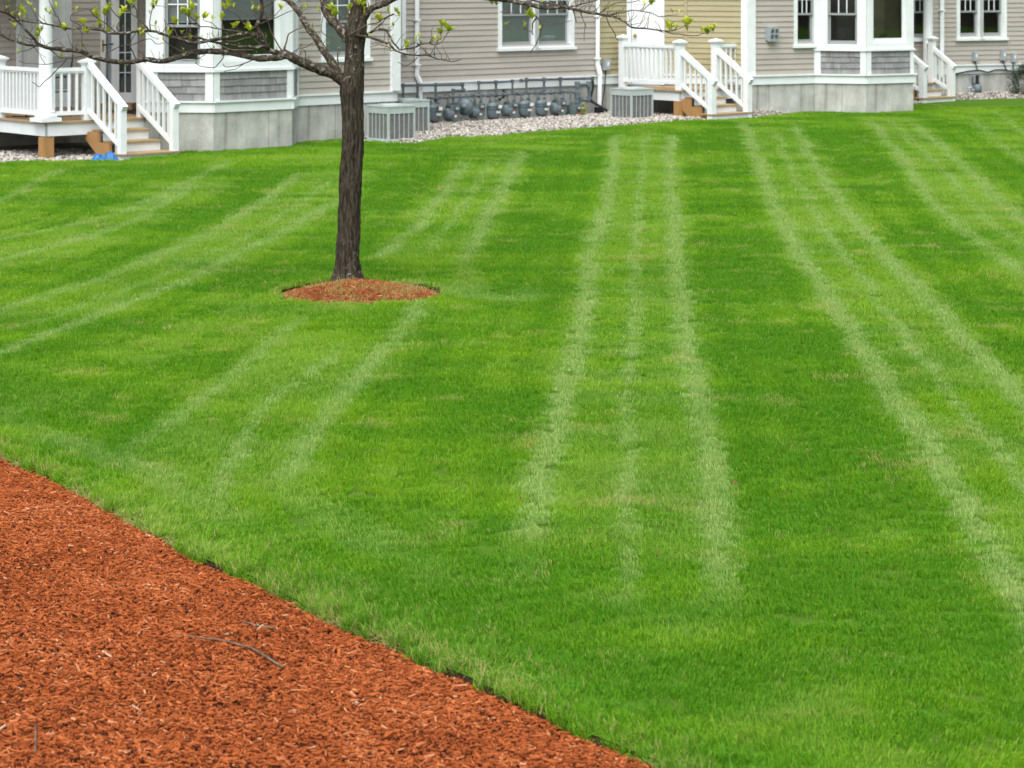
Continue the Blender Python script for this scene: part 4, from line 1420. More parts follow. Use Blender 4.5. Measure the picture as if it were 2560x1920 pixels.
def leaf_mat():
    m = bpy.data.materials.new('spring_leaf')
    m.use_nodes = True
    t = m.node_tree
    b = t.nodes['Principled BSDF']
    b.inputs['Roughness'].default_value = .5
    oi = t.nodes.new('ShaderNodeObjectInfo')
    r = t.nodes.new('ShaderNodeValToRGB')
    r.color_ramp.elements[0].color = (.34, .46, .02, 1)
    r.color_ramp.elements[1].color = (.60, .62, .06, 1)
    t.links.new(oi.outputs['Random'], r.inputs[0])
    t.links.new(r.outputs[0], b.inputs['Base Color'])
    tr = t.nodes.new('ShaderNodeBsdfTranslucent')
    t.links.new(r.outputs[0], tr.inputs['Color'])
    mx = t.nodes.new('ShaderNodeMixShader')
    mx.inputs[0].default_value = .4
    o = t.nodes['Material Output']
    t.links.new(b.outputs[0], mx.inputs[1]); t.links.new(tr.outputs[0], mx.inputs[2]); t.links.new(mx.outputs[0], o.inputs['Surface'])
    return m
M['leaf'] = leaf_mat()

TY = 21.93
TB = G(868, 712)
tree = empty('tree', TB.xy, 'young tree with dark furrowed trunk and fresh yellow green buds in a mulch ring', 'tree')
TW = Matrix.Translation((TB.x, TB.y, 0))

# trunk: (row, centre column, half width) read along the photograph
prof = [(728, 868, 36), (712, 868, 33), (700, 868, 30.5), (670, 868, 29), (632, 869, 28.3), (580, 872, 27.0), (530, 873.5, 26.6), (480, 875.5, 26.6), (440, 876.5, 26.6), (395, 880, 26), (350, 882.5, 25.6), (300, 882.5, 25.3), (260, 881, 26.3),
        (230, 879, 28), (205, 880, 29), (180, 884.5, 25), (150, 886, 23.6), (118, 887.5, 23.2), (98, 889, 25), (75, 890, 27.5), (55, 892.5, 24), (30, 896, 19.5), (0, 899, 16.5), (-60, 905, 14.5), (-150, 909, 13), (-260, 905, 10.5), (-380, 912, 7.5), (-480, 909, 4)]
zs = [Zat(p[0], TY) for p in prof]
N, SEG = 330, 64
zz = np.linspace(zs[0], zs[-1], N)
cx = np.interp(zz, zs, [(p[1] - 1280) * TY / FPX for p in prof])
rr = np.interp(zz, zs, [p[2] * TY / FPX for p in prof])
ker = np.ones(7) / 7
cx[3:-3] = np.convolve(cx, ker, 'valid'); rr[3:-3] = np.convolve(rr, ker, 'valid')
k = MB()
for i in range(N):
    for j in range(SEG):
        a = 2 * math.pi * j / SEG
        ca, sa = math.cos(a), math.sin(a)
        z = zz[i]
        f1 = noise.noise(Vector((ca * 4.2, sa * 4.2, z * 1.9)))
        f2 = noise.noise(Vector((ca * 9, sa * 9, z * 4.5 + 30)))
        f3 = noise.noise(Vector((ca * 1.2, sa * 1.2, z * 1.1 + 11)))
        f4 = noise.noise(Vector((ca * 22, sa * 22, z * 18 + 3)))
        furrow = .06 - abs(f1) * .22 - abs(f2) * .14 + f4 * .04
        r = rr[i] * (1.04 + furrow * (1.25 if z < 1.9 else .7) + f3 * .05)
        # root flare
        if z < .26: r *= 1 + ((.26 - z) / .26) ** 1.6 * .30 * (1 + .6 * math.sin(a * 5 + 1) + .4 * math.sin(a * 3))
        k.v.append((cx[i] + r * ca - TB.x, r * sa, z))
for i in range(N - 1):
    for j in range(SEG):
        a, b = i * SEG + j, i * SEG + (j + 1) % SEG
        k.f.append((a, b, b + SEG, a + SEG))
k.build('trunk', 'bark', tree, TW, smooth=True)

S = TY / FPX
branches = []          # (path points in world, radii, object)
def P3(x, y, dy=0.0):
    return at(x, y, TY + dy)
def gnarl(pts, amp, s):
    out = []
    for i, p in enumerate(pts):
        q = p.copy()
        if 0 < i:
            q += Vector((noise.noise(p * s), noise.noise(p * s + Vector((7, 3, 1))), noise.noise(p * s + Vector((1, 9, 4))))) * amp
        out.append(q)
    return out
def branch(pxs, r0, r1, name='branch', parent=None, amp=.006, sub=5, m='bark2', seg=10, pw=.8, stub=True):
    """pxs: (column, row, depth offset)"""
    pts = gnarl(smooth_path([P3(*p) for p in pxs], sub), amp, 9)
    n = len(pts)
    rad = []
    for i in range(n):
        t = i / (n - 1)
        r = (r0 + (r1 - r0) * t ** pw) * (1.25 if r0 < 3 * S else 1.06)
        r *= 1 + .16 * noise.noise(pts[i] * 14) + .10 * noise.noise(pts[i] * 40)
        rad.append(r)
    o = MB().tube(pts, rad, seg).build(name, m, parent or tree, I4, smooth=True)
    branches.append((pts, rad, o))
    return o
bA = branch([(872, 214, 0), (852, 198, -.02), (833, 186, -.05), (799, 173, -.12), (763, 159, -.2), (741, 150, -.25), (725, 140, -.28), (708, 133, -.3)], 15 * S, 10.5 * S, amp=.004)
bB = branch([(716, 138, -.29), (701, 141, -.31), (681, 145, -.33), (654, 146, -.36), (627, 143, -.4), (600, 137, -.42), (575, 131, -.45), (553, 129, -.48), (517, 128, -.5), (490, 129, -.52), (472, 133, -.55), (454, 140, -.56), (427, 149, -.6),
      (408, 153, -.62), (387, 152, -.64), (369, 149, -.66), (351, 150, -.68), (327, 155, -.7), (300, 155, -.72), (271, 152, -.75), (244, 145, -.78), (217, 136, -.8), (199, 128, -.82), (163, 124, -.85), (127, 121, -.88), (108, 116, -.9), (94, 110, -.92)], 8.2 * S, 4.2 * S)
bC = branch([(96, 111, -.92), (81, 92, -.94), (60, 70, -.97), (41, 50, -1.0), (18, 34, -1.05), (0, 28, -1.1), (-45, 14, -1.2), (-110, -10, -1.3)], 3.6 * S, 1.6 * S)
bD = branch([(100, 113, -.92), (90, 114, -.93), (72, 113, -.95), (50, 107, -.97), (27, 100, -1.0), (9, 90, -1.05), (-5, 85, -1.1), (-60, 70, -1.2), (-120, 62, -1.3)], 2.8 * S, 1.3 * S)
bE = branch([(712, 136, -.3), (695, 132, -.3), (678, 128, -.32), (667, 117, -.35), (658, 101, -.38), (652, 84, -.4), (642, 67, -.42), (648, 52, -.42), (652, 42, -.43), (655, 18, -.45), (653, 0, -.46), (650, -35, -.5), (630, -80, -.55), (600, -130, -.6)], 8 * S, 2.5 * S)
bF = branch([(660, 100, -.38), (640, 88, -.42), (620, 84, -.45), (607, 85, -.46), (571, 92, -.5), (544, 98, -.53), (508, 105, -.58), (481, 108, -.6), (463, 103, -.63), (436, 94, -.66), (408, 86, -.7), (387, 78, -.72), (354, 77, -.75), (336, 79, -.78), (310, 83, -.8), (289, 84, -.82),
      (268, 82, -.84), (253, 75, -.85), (235, 73, -.87), (208, 71, -.9), (172, 72, -.93), (157, 69, -.95), (135, 64, -.97), (108, 59, -1.0), (81, 56, -1.02), (54, 51, -1.05), (20, 48, -1.1)], 4.6 * S, 1.5 * S)
bG = branch([(664, 112, -.36), (645, 118, -.4), (625, 117, -.42), (589, 114, -.46), (553, 108, -.5), (526, 104, -.54), (505, 97, -.56), (480, 93, -.6), (455, 95, -.62), (420, 90, -.68), (395, 84, -.7)], 4 * S, 1.6 * S)
bH = branch([(850, 200, .02), (842, 180, .02), (826, 150, .05), (808, 125, .08), (792, 98, .12), (772, 72, .16), (754, 42, .2), (737, 18, .25), (723, 4, .28), (700, -12, .32), (660, -40, .4), (600, -95, .5), (520, -150, .6)], 12 * S, 4 * S, amp=.004)
bI = branch([(885, 112, .02), (868, 92, .04), (850, 70, .08), (831, 52, .12), (817, 34, .16), (810, 16, .2), (807, 2, .22), (800, -25, .28), (780, -80, .4), (740, -150, .5)], 15 * S, 5 * S, amp=.004)
bJ = branch([(898, 62, -.02), (912, 42, -.04), (925, 24, -.06), (947, 13, -.1), (971, 4, -.14), (989, -4, -.18), (1040, -22, -.28), (1110, -60, -.4), (1180, -120, -.5)], 10.5 * S, 4 * S, amp=.004)
bK = branch([(900, 96, -.09), (915, 88, -.13), (931, 78, -.2), (944, 74, -.24), (962, 74, -.28), (972, 86, -.31), (978, 96, -.33), (985, 109, -.36), (994, 119, -.4), (1001, 125, -.42), (1015, 123, -.45), (1034, 119, -.5), (1050, 112, -.55), (1072, 108, -.6), (1078, 104, -.62)], 3.4 * S, 1.2 * S)
bL = branch([(890, 88, -.1), (915, 91, -.16), (935, 97, -.2), (955, 104, -.25), (975, 112, -.3), (985, 123, -.33), (1008, 134, -.38), (1036, 138, -.42), (1063, 138, -.46), (1081, 143, -.5), (1099, 149, -.54), (1131, 154, -.6), (1153, 149, -.64)], 2.6 * S, .9 * S)
bM = branch([(904, -40, -.05), (940, -48, -.2), (1000, -40, -.4), (1080, -28, -.6), (1170, -12, -.8), (1240, -2, -.9), (1267, 0, -.93), (1295, 6, -.96), (1324, 12, -1.0), (1359, 20, -1.03), (1388, 19, -1.06), (1411, 17, -1.08), (1431, 22, -1.1), (1460, 29, -1.13), (1489, 33, -1.16),
      (1512, 38, -1.18), (1536, 43, -1.2), (1562, 55, -1.23), (1579, 68, -1.25), (1619, 72, -1.3), (1663, 78, -1.33), (1689, 74, -1.36)], 8 * S, 1.2 * S)
bN = branch([(1170, -12, -.8), (1250, -8, -.86), (1324, 0, -.95), (1374, 9, -1.0), (1408, 17, -1.05), (1440, 14, -1.1), (1489, 1, -1.15), (1530, -14, -1.2)], 3.0 * S, 1.2 * S)
def twig(pxs, r0, r1, parent):
    return branch(pxs, r0, r1, 'twig', parent, .004, 4, 'twig', 6)
T = S
twig([(1310, 16, -.98), (1322, 28, -.98), (1333, 38, -.98), (1342, 43, -.98), (1332, 58, -.98), (1331, 70, -.98), (1330, 81, -.98), (1333, 87, -.98)], 2.2*T, 1.2*T, bM)
twig([(1342, 43, -.98), (1350, 52, -1), (1356, 61, -1), (1353, 75, -1), (1350, 87, -1), (1344, 100, -1), (1339, 113, -1), (1324, 133, -1)], 1.6*T, .8*T, bM)
twig([(1431, 22, -1.1), (1435, 32, -1.1), (1437, 41, -1.1), (1441, 55, -1.1)], 1.8*T, .9*T, bM)
twig([(1514, 38, -1.18), (1519, 52, -1.2), (1524, 64, -1.2), (1532, 76, -1.2), (1538, 87, -1.2), (1541, 97, -1.2), (1547, 101, -1.2)], 1.4*T, .8*T, bM)
twig([(1520, 39, -1.18), (1530, 36, -1.2), (1541, 33, -1.2), (1557, 32, -1.22), (1573, 27, -1.22), (1599, 27, -1.25), (1628, 33, -1.28), (1648, 42, -1.3), (1665, 40, -1.3), (1682, 37, -1.3)], 1.6*T, .7*T, bM)
twig([(1600, 27, -1.25), (1608, 20, -1.25), (1612, 10, -1.25)], 1.1*T, .7*T, bM)
twig([(1606, 27, -1.25), (1618, 16, -1.25), (1628, 8, -1.25)], 1.1*T, .7*T, bM)
twig([(1500, 32, -1.17), (1518, 20, -1.18), (1535, 10, -1.2), (1556, 6, -1.2), (1580, 6, -1.2), (1600, 0, -1.2)], 1.4*T, .7*T, bM)
twig([(1663, 78, -1.33), (1680, 84, -1.35), (1700, 85, -1.36), (1712, 88, -1.37), (1744, 89, -1.4), (1756, 84, -1.4), (1770, 82, -1.42), (1782, 74, -1.42)], 1.2*T, .7*T, bM)
twig([(1640, 75, -1.31), (1652, 79, -1.32), (1662, 84, -1.32)], .9*T, .6*T, bM)
twig([(1689, 74, -1.36), (1700, 71, -1.37), (1714, 62, -1.37)], .9*T, .6*T, bM)
twig([(1250, 30, -.9), (1275, 30, -.92), (1295, 34, -.95), (1320, 33, -.97)], .9*T, .6*T, bM)
twig([(1330, 80, -.98), (1310, 72, -.98), (1290, 68, -.98), (1272, 70, -.98), (1265, 64, -.98)], 1.0*T, .6*T, bM)
twig([(1356, 61, -1.0), (1380, 60, -1.02), (1410, 56, -1.04), (1430, 52, -1.05)], .9*T, .6*T, bM)
twig([(1450, 26, -1.1), (1456, 45, -1.1), (1463, 62, -1.1), (1461, 85, -1.1), (1460, 104, -1.1)], .9*T, .6*T, bM)
twig([(1072, 108, -.6), (1081, 97, -.61), (1084, 92, -.62)], 1.1*T, .7*T, bK)
twig([(1072, 108, -.6), (1085, 112, -.6), (1102, 107, -.62), (1108, 101, -.62), (1115, 90, -.63), (1121, 80, -.63)], 1.2*T, .7*T, bK)
twig([(1102, 100, -.62), (1103, 85, -.62), (1105, 68, -.62)], .9*T, .6*T, bK)
twig([(1064, 138, -.46), (1065, 126, -.46), (1064, 118, -.46)], .9*T, .6*T, bL)
twig([(1044, 142, -.44), (1036, 152, -.44), (1024, 160, -.44), (1012, 164, -.44), (1000, 158, -.44), (994, 155, -.44)], 1.1*T, .7*T, bL)
twig([(985, 122, -.33), (960, 114, -.3), (945, 112, -.3), (925, 119, -.3)], 1.0*T, .6*T, bL)
twig([(868, 90, -.1), (890, 78, -.14), (920, 62, -.2), (945, 56, -.25), (960, 46, -.28), (975, 38, -.3), (985, 34, -.3)], 1.6*T, .8*T, bK)
twig([(935, 74, -.2), (950, 62, -.25), (960, 52, -.27), (966, 44, -.28), (985, 36, -.3)], 1.5*T, .8*T, bK)
twig([(708, 134, -.3), (711, 120, -.3), (716, 105, -.3), (721, 86, -.3), (730, 80, -.3), (745, 72, -.3), (760, 68, -.3)], 2.2*T, .9*T, bA)
twig([(720, 140, -.28), (745, 123, -.26), (765, 118, -.25), (776, 110, -.24), (785, 106, -.24)], 1.2*T, .7*T, bA)
twig([(763, 158, -.2), (764, 142, -.2), (763, 128, -.2), (758, 122, -.2)], 1.4*T, .9*T, bA)
twig([(843, 178, .0), (845, 160, .0), (844, 140, .0), (846, 118, .0)], 2.0*T, 1.3*T, bA)
twig([(846, 122, .0), (855, 122, .0), (863, 124, .0)], 1.0*T, .8*T, bA)
twig([(862, 104, .0), (840, 95, .0), (822, 90, .0), (808, 84, .0), (803, 74, .0), (805, 55, .0), (808, 40, 0)], 1.3*T, .7*T, bI)
twig([(840, 60, .1), (858, 44, .05), (870, 40, 0)], 1.0*T, .6*T, bI)
twig([(706, 128, -.3), (695, 112, -.3), (686, 95, -.3), (676, 75, -.3), (672, 60, -.3), (665, 40, -.3), (660, 15, -.3)], 1.8*T, .8*T, bE)
twig([(676, 50, -.35), (678, 30, -.35), (681, 14, -.35)], 1.3*T, .9*T, bE)
twig([(652, 50, -.42), (668, 44, -.4), (685, 40, -.4), (700, 24, -.4)], 1.3*T, .7*T, bE)
twig([(650, 60, -.42), (668, 52, -.4), (690, 44, -.38), (720, 30, -.36), (735, 26, -.35)], 1.2*T, .7*T, bE)
twig([(655, 20, -.45), (672, 8, -.45), (690, 0, -.45)], 2*T, 1.2*T, bE)
twig([(640, 70, -.42), (615, 60, -.45), (590, 36, -.5), (575, 28, -.52), (567, 22, -.53)], 1.3*T, .7*T, bE)
twig([(620, 38, -.45), (600, 28, -.47), (588, 18, -.48)], 1.0*T, .6*T, bE)
twig([(612, 60, -.45), (630, 40, -.43), (648, 25, -.43)], 1.1*T, .7*T, bE)
twig([(640, 85, -.4), (610, 82, -.44), (580, 76, -.48), (545, 72, -.5), (520, 66, -.55), (500, 66, -.57), (478, 58, -.6), (470, 45, -.62)], 1.8*T, .8*T, bF)
twig([(500, 66, -.57), (485, 50, -.6), (470, 38, -.6)], 1.2*T, .7*T, bF)
twig([(545, 72, -.5), (530, 58, -.52), (512, 52, -.54), (508, 46, -.54)], 1.0*T, .6*T, bF)
twig([(560, 74, -.5), (556, 60, -.5), (554, 48, -.5)], 1.0*T, .6*T, bF)
twig([(600, 86, -.46), (595, 75, -.46), (588, 66, -.47)], 1.0*T, .6*T, bF)
twig([(478, 108, -.6), (478, 90, -.6), (477, 75, -.6), (475, 60, -.6)], 1.1*T, .7*T, bF)
twig([(450, 100, -.64), (440, 82, -.66), (430, 70, -.67), (415, 60, -.68), (410, 50, -.68)], 1.1*T, .7*T, bF)
twig([(376, 78, -.73), (374, 60, -.74), (376, 45, -.74), (380, 25, -.74), (384, 14, -.74)], 1.5*T, .7*T, bF)
twig([(372, 76, -.73), (360, 60, -.74), (350, 50, -.75), (342, 43, -.76), (342, 28, -.76), (335, 15, -.77), (328, 8, -.77)], 2.2*T, .8*T, bF)
twig([(345, 44, -.76), (332, 38, -.77), (325, 28, -.77)], 1.1*T, .6*T, bF)
twig([(300, 80, -.8), (292, 68, -.8), (300, 52, -.8), (300, 42, -.8)], 1.2*T, .7*T, bF)
twig([(298, 44, -.8), (285, 32, -.81), (278, 22, -.82), (275, 14, -.82)], 1.3*T, .7*T, bF)
twig([(290, 82, -.82), (270, 62, -.83), (250, 50, -.85), (238, 40, -.86), (225, 26, -.88), (217, 22, -.88)], 1.3*T, .7*T, bF)
twig([(265, 80, -.84), (255, 70, -.85), (250, 62, -.85)], 1.0*T, .7*T, bF)
twig([(260, 78, -.84), (262, 50, -.84), (262, 38, -.84)], 1.0*T, .7*T, bF)
twig([(210, 71, -.9), (198, 62, -.9), (186, 56, -.91), (177, 50, -.92), (178, 38, -.92), (195, 30, -.92), (212, 26, -.92)], 1.3*T, .7*T, bF)
twig([(209, 72, -.9), (208, 60, -.9)], 1*T, .7*T, bF)
twig([(198, 72, -.9), (205, 85, -.9), (204, 100, -.9), (206, 112, -.9)], 1.1*T, .7*T, bF)
twig([(153, 68, -.95), (146, 45, -.96), (140, 38, -.96), (134, 24, -.97), (127, 10, -.98), (123, 0, -.98)], 1.4*T, .8*T, bF)
twig([(146, 45, -.96), (132, 36, -.97), (118, 28, -.97)], 1*T, .6*T, bF)
twig([(108, 59, -1.0), (95, 48, -1.0), (85, 30, -1.0), (78, 18, -1.0), (73, 8, -1.0)], 1.3*T, .7*T, bF)
twig([(100, 52, -1.0), (78, 48, -1.0), (66, 40, -1.0), (62, 34, -1.0)], 1*T, .6*T, bF)
twig([(48, 50, -1.05), (43, 35, -1.05), (47, 18, -1.05), (50, 5, -1.05)], 1.4*T, .8*T, bF)
twig([(10, 30, -1.08), (14, 14, -1.08), (20, 2, -1.08)], 1.4*T, .8*T, bC)
twig([(124, 122, -.88), (135, 132, -.88), (150, 144, -.88), (165, 145, -.87), (185, 144, -.85), (205, 140, -.83), (215, 138, -.82)], 1.8*T, 1.2*T, bB)
twig([(168, 146, -.87), (160, 156, -.87), (148, 168, -.87), (136, 180, -.87), (128, 190, -.87), (110, 205, -.87), (98, 218, -.87), (90, 212, -.87), (80, 205, -.87)], 1.3*T, .8*T, bB)
twig([(165, 150, -.87), (140, 156, -.88), (115, 161, -.88), (90, 160, -.88), (65, 158, -.88), (48, 152, -.88)], 1.1*T, .6*T, bB)
twig([(112, 160, -.88), (105, 148, -.88), (100, 138, -.88)], .9*T, .6*T, bB)
twig([(112, 118, -.9), (122, 108, -.9), (135, 102, -.9), (145, 98, -.9)], .9*T, .6*T, bB)
twig([(92, 115, -.92), (72, 124, -.93), (52, 128, -.94), (42, 130, -.95)], 1.1*T, .6*T, bB)
twig([(340, 149, -.69), (332, 130, -.69), (325, 113, -.69), (332, 95, -.69), (340, 82, -.7)], 1.5*T, .9*T, bB)
twig([(325, 113, -.69), (300, 116, -.72), (280, 126, -.74), (268, 132, -.75)], 1.1*T, .7*T, bB)
twig([(326, 114, -.69), (345, 106, -.69), (360, 100, -.69), (378, 98, -.68), (392, 110, -.68), (410, 106, -.66)], 1.1*T, .7*T, bB)
twig([(466, 135, -.55), (445, 124, -.56), (430, 116, -.57), (418, 108, -.58), (405, 96, -.6)], 1.4*T, .8*T, bB)
twig([(478, 131, -.54), (476, 120, -.54), (474, 112, -.54)], 1.0*T, .7*T, bB)
twig([(560, 130, -.48), (558, 145, -.48), (545, 160, -.48), (535, 169, -.48), (515, 168, -.48), (500, 165, -.48), (490, 158, -.48), (489, 155, -.48)], 1.3*T, .7*T, bB)
twig([(640, 145, -.36), (612, 158, -.38), (590, 165, -.4), (565, 168, -.42), (556, 160, -.42)], 1.3*T, .7*T, bB)
twig([(612, 158, -.38), (590, 172, -.4), (572, 176, -.42), (560, 179, -.42)], .9*T, .6*T, bB)
twig([(520, 128, -.5), (505, 142, -.5), (480, 152, -.5), (450, 150, -.5)], 1.0*T, .6*T, bB)
twig([(600, 137, -.42), (615, 128, -.42), (640, 118, -.4), (650, 105, -.4)], 1.6*T, 1.2*T, bB)
twig([(545, 105, -.5), (560, 118, -.5), (580, 125, -.48), (610, 125, -.45), (640, 124, -.4)], 1.8*T, 1.2*T, bG)
twig([(560, 100, -.5), (585, 104, -.48), (610, 96, -.46), (630, 92, -.44), (650, 78, -.42)], 1.8*T, 1.2*T, bG)
# small spurs everywhere
BUDS = []
def spurs(idx, n, l0, l1, r0):
    pts, rad, o = branches[idx]
    k = MB()
    for _ in range(n):
        i = random.randrange(2, len(pts) - 1)
        p = pts[i]
        d = (pts[min(i + 1, len(pts) - 1)] - pts[i - 1]).normalized()
        side = Vector((random.uniform(-1, 1), random.uniform(-1, 1), random.uniform(-.4, 1.2)))
        dr = (side + d * random.uniform(-.2, .7)).normalized()
        l = random.uniform(l0, l1)
        q = [p]
        for s_ in range(4):
            dr = (dr + Vector((random.uniform(-.5, .5), random.uniform(-.5, .5), random.uniform(-.2, .5)))).normalized()
            q.append(q[-1] + dr * l / 4)
        k.tube(q, [r0, r0 * .85, r0 * .75, r0 * .6, r0 * .75], 5)
        if random.random() < .3: BUDS.append((q[-1].copy(), o))
    if n: tag(k.build('spur_twigs', 'twig', o if o.name.startswith('branch') else o.parent, I4, smooth=True), kind='stuff')
main = len([b for b in branches if b[2].name.startswith('branch')])
for i in range(main):
    L = sum((branches[i][0][j + 1] - branches[i][0][j]).length for j in range(len(branches[i][0]) - 1))
    spurs(i, int(L * 22), .04, .18, .0034)
# crown above the picture's upper edge
for i in range(9):
    a = random.uniform(0, 6.28)
    z0 = random.uniform(2.75, 4.2)
    p = Vector((np.interp(z0, zz, cx), TB.y, z0))
    d = Vector((math.cos(a), math.sin(a), .7)).normalized()
    q = [p]
    for s_ in range(7):
        d = (d + Vector((random.uniform(-.25, .25), random.uniform(-.25, .25), random.uniform(-.1, .2)))).normalized()
        q.append(q[-1] + d * .22)
    rad = [.020 * (1 - j / 9) for j in range(8)]
    o = MB().tube(q, rad, 8).build('branch', 'bark2', tree, I4, smooth=True)
    branches.append((q, rad, o))
    spurs(len(branches) - 1, 22, .1, .4, .0035)

# leaf clusters
def leaf_cluster(n):
    k = MB()
    for i in range(n):
        a = random.uniform(0, 6.28)
        e = random.uniform(.55, 1.45)
        d = Vector((math.cos(a) * math.cos(e), math.sin(a) * math.cos(e), math.sin(e)))
        s_ = d.cross(Vector((0, 0, 1)) + Vector((.01, 0, 0))).normalized()
        up = s_.cross(d)
        l = random.uniform(.042, .078)
        w = l * random.uniform(.16, .24)
        b = d * random.uniform(0, .008)
        m_ = len(k.v)
        c1, c2 = b + d * l * .35 + up * l * .05, b + d * l * .7 + up * l * .03
        tip = b + d * l - up * l * .12
        k.v += [tuple(v) for v in (b, c1 - s_ * w + up * w * .5, c1, c1 + s_ * w + up * w * .5, c2 - s_ * w * .8 + up * w * .4, c2, c2 + s_ * w * .8 + up * w * .4, tip)]
        k.f += [(m_, m_+2, m_+1), (m_, m_+3, m_+2), (m_+1, m_+2, m_+5, m_+4), (m_+2, m_+3, m_+6, m_+5), (m_+4, m_+5, m_+7), (m_+5, m_+6, m_+7)]
    return k.mesh('leaf_cluster', 'leaf', True)
LC = [leaf_cluster(n) for n in (5, 6, 7, 8, 9, 11)]
LS = [leaf_cluster(n) for n in (2, 3, 3)]
big = [(62, 34), (92, 90), (98, 80), (160, 70), (164, 74), (209, 58), (207, 112), (245, 40), (238, 36), (262, 36), (267, 30), (275, 13), (300, 38), (304, 28), (252, 66), (247, 62), (325, 8), (333, 4), (354, 86), (345, 82), (384, 14), (390, 10), (440, 58), (462, 28), (456, 26), (470, 34), (470, 42), (480, 22),
       (492, 46), (508, 44), (554, 46), (566, 20), (570, 16), (588, 64), (592, 62), (625, 74), (620, 66), (704, 20), (820, 28), (824, 22), (830, 40), (836, 38), (828, 34), (870, 24), (878, 16), (884, 20), (898, 10), (904, 6), (914, 34), (868, 95), (948, 50), (944, 44), (1016, 118), (1014, 112), (1105, 62), (1102, 60), (1122, 76), (1102, 84),
       (1326, 40), (1322, 32), (1628, 8), (1715, 60), (1712, 56), (1674, 72), (1782, 74), (1786, 70), (1770, 82), (272, 78), (218, 80), (422, 88), (998, 36)]
small = [(16, 22), (30, 36), (45, 40), (48, 38), (72, 12), (103, 74), (117, 26), (124, 32), (140, 18), (182, 74), (155, 142), (306, 16), (332, 18), (375, 30), (417, 15), (420, 78), (530, 46), (585, 16), (630, 22), (648, 24), (767, 18), (795, 24), (826, 4), (912, 20), (868, 40), (887, 66), (970, 26), (983, 64), (1047, 90), (1038, 100),
         (1083, 104), (1086, 96), (1100, 94), (1231, 8), (1240, 10), (1266, 60), (1311, 64), (1350, 70), (1465, 64), (1452, 36), (1612, 10), (1682, 30), (1697, 30), (1754, 78), (1720, 72), (45, 128), (190, 26), (388, 60), (410, 96), (35, 65), (490, 156), (478, 92), (1690, 71)]
allp = [(p, o) for pts, rad, o in branches for p in pts]
AP = np.array([[(p.x / p.y) * FPX + 1280, HORY - (p.z - HC) / p.y * FPX, p.y] for p, o in allp])
for lst, meshes, s0, s1 in ((big, LC, .8, 1.15), (small, LS, .7, 1.0)):
    for x, y in lst:
        d2 = (AP[:, 0] - x) ** 2 + (AP[:, 1] - y) ** 2
        j = int(np.argmin(d2))
        p0, o = allp[j]
        if o.name.startswith('twig'): o = o.parent
        dep = float(AP[j, 2]) + random.uniform(-.05, .05)
        p = at(x, y + 4, dep)
        if .012 < (p - p0).length < .3:
            m_ = p0.lerp(p, .5) + Vector((random.uniform(-.012, .012), random.uniform(-.01, .01), random.uniform(-.012, .006)))
            MB().tube([p0, m_, p], [.0028, .0024, .002], 5).build('shoot', 'twig', o, I4, smooth=True)
        Wl = Matrix.Translation(p) @ Matrix.Rotation(random.uniform(0, 6.28), 4, 'Z') @ Matrix.Rotation(random.uniform(-.35, .35), 4, 'X') @ Matrix.Scale(random.uniform(s0, s1), 4)
        put('leaf_cluster', random.choice(meshes), o, Wl)
        if meshes is LC and random.random() < .7:
            put('leaf_cluster', random.choice(LC[:4]), o, Matrix.Translation((random.uniform(-.03, .03), random.uniform(-.03, .03), random.uniform(-.02, .035))) @ Wl)

for p, o in BUDS:
    if o.name.startswith('twig'): o = o.parent
    put('bud', random.choice(LS), o, Matrix.Translation(p) @ Matrix.Rotation(random.uniform(0, 6.28), 4, 'Z') @ Matrix.Rotation(random.uniform(-.5, .5), 4, 'X') @ Matrix.Scale(random.uniform(.35, .65), 4))

# ================================================================== SHRUB AND WEEDS
M['ever'] = mat('evergreen_needles', (.03, .055, .018), .6, .4, 18)
M['weed'] = mat('yellow_green_weed', (.34, .37, .03), .6, .3, 15)
c = ptF(2562, 245, .55)
o = empty('evergreen_shrub', (c.x, c.y), 'dark evergreen shrub at the corner behind the brown edging blocks', 'shrub')
W = frame((c.x, c.y), 0)
MB().tube([(0, 0, -.1), (.02, 0, .3), (0, .02, .6)], [.03, .025, .01], 8).build('stem', 'stick', o, W)
k = MB()
for i in range(2600):
    a, e = random.uniform(0, 6.28), random.uniform(-.9, 1.5)
    rad = .33 * (1 + .35 * noise.noise(Vector((math.cos(a) * 2, math.sin(a) * 2, e * 2)))) * random.uniform(.55, 1.05)
    d = Vector((math.cos(a) * math.cos(e), math.sin(a) * math.cos(e), math.sin(e) * 1.1))
    p = Vector((0, 0, .34)) + d * rad
    dr = (d + Vector((random.uniform(-.6, .6), random.uniform(-.6, .6), random.uniform(-.2, .8)))).normalized()
    s_ = dr.orthogonal().normalized() * .008
    n = len(k.v)
    k.v += [tuple(p - s_), tuple(p + s_), tuple(p + dr * random.uniform(.03, .07))]
    k.f.append((n, n + 1, n + 2))
k.build('foliage', 'ever', o, W)
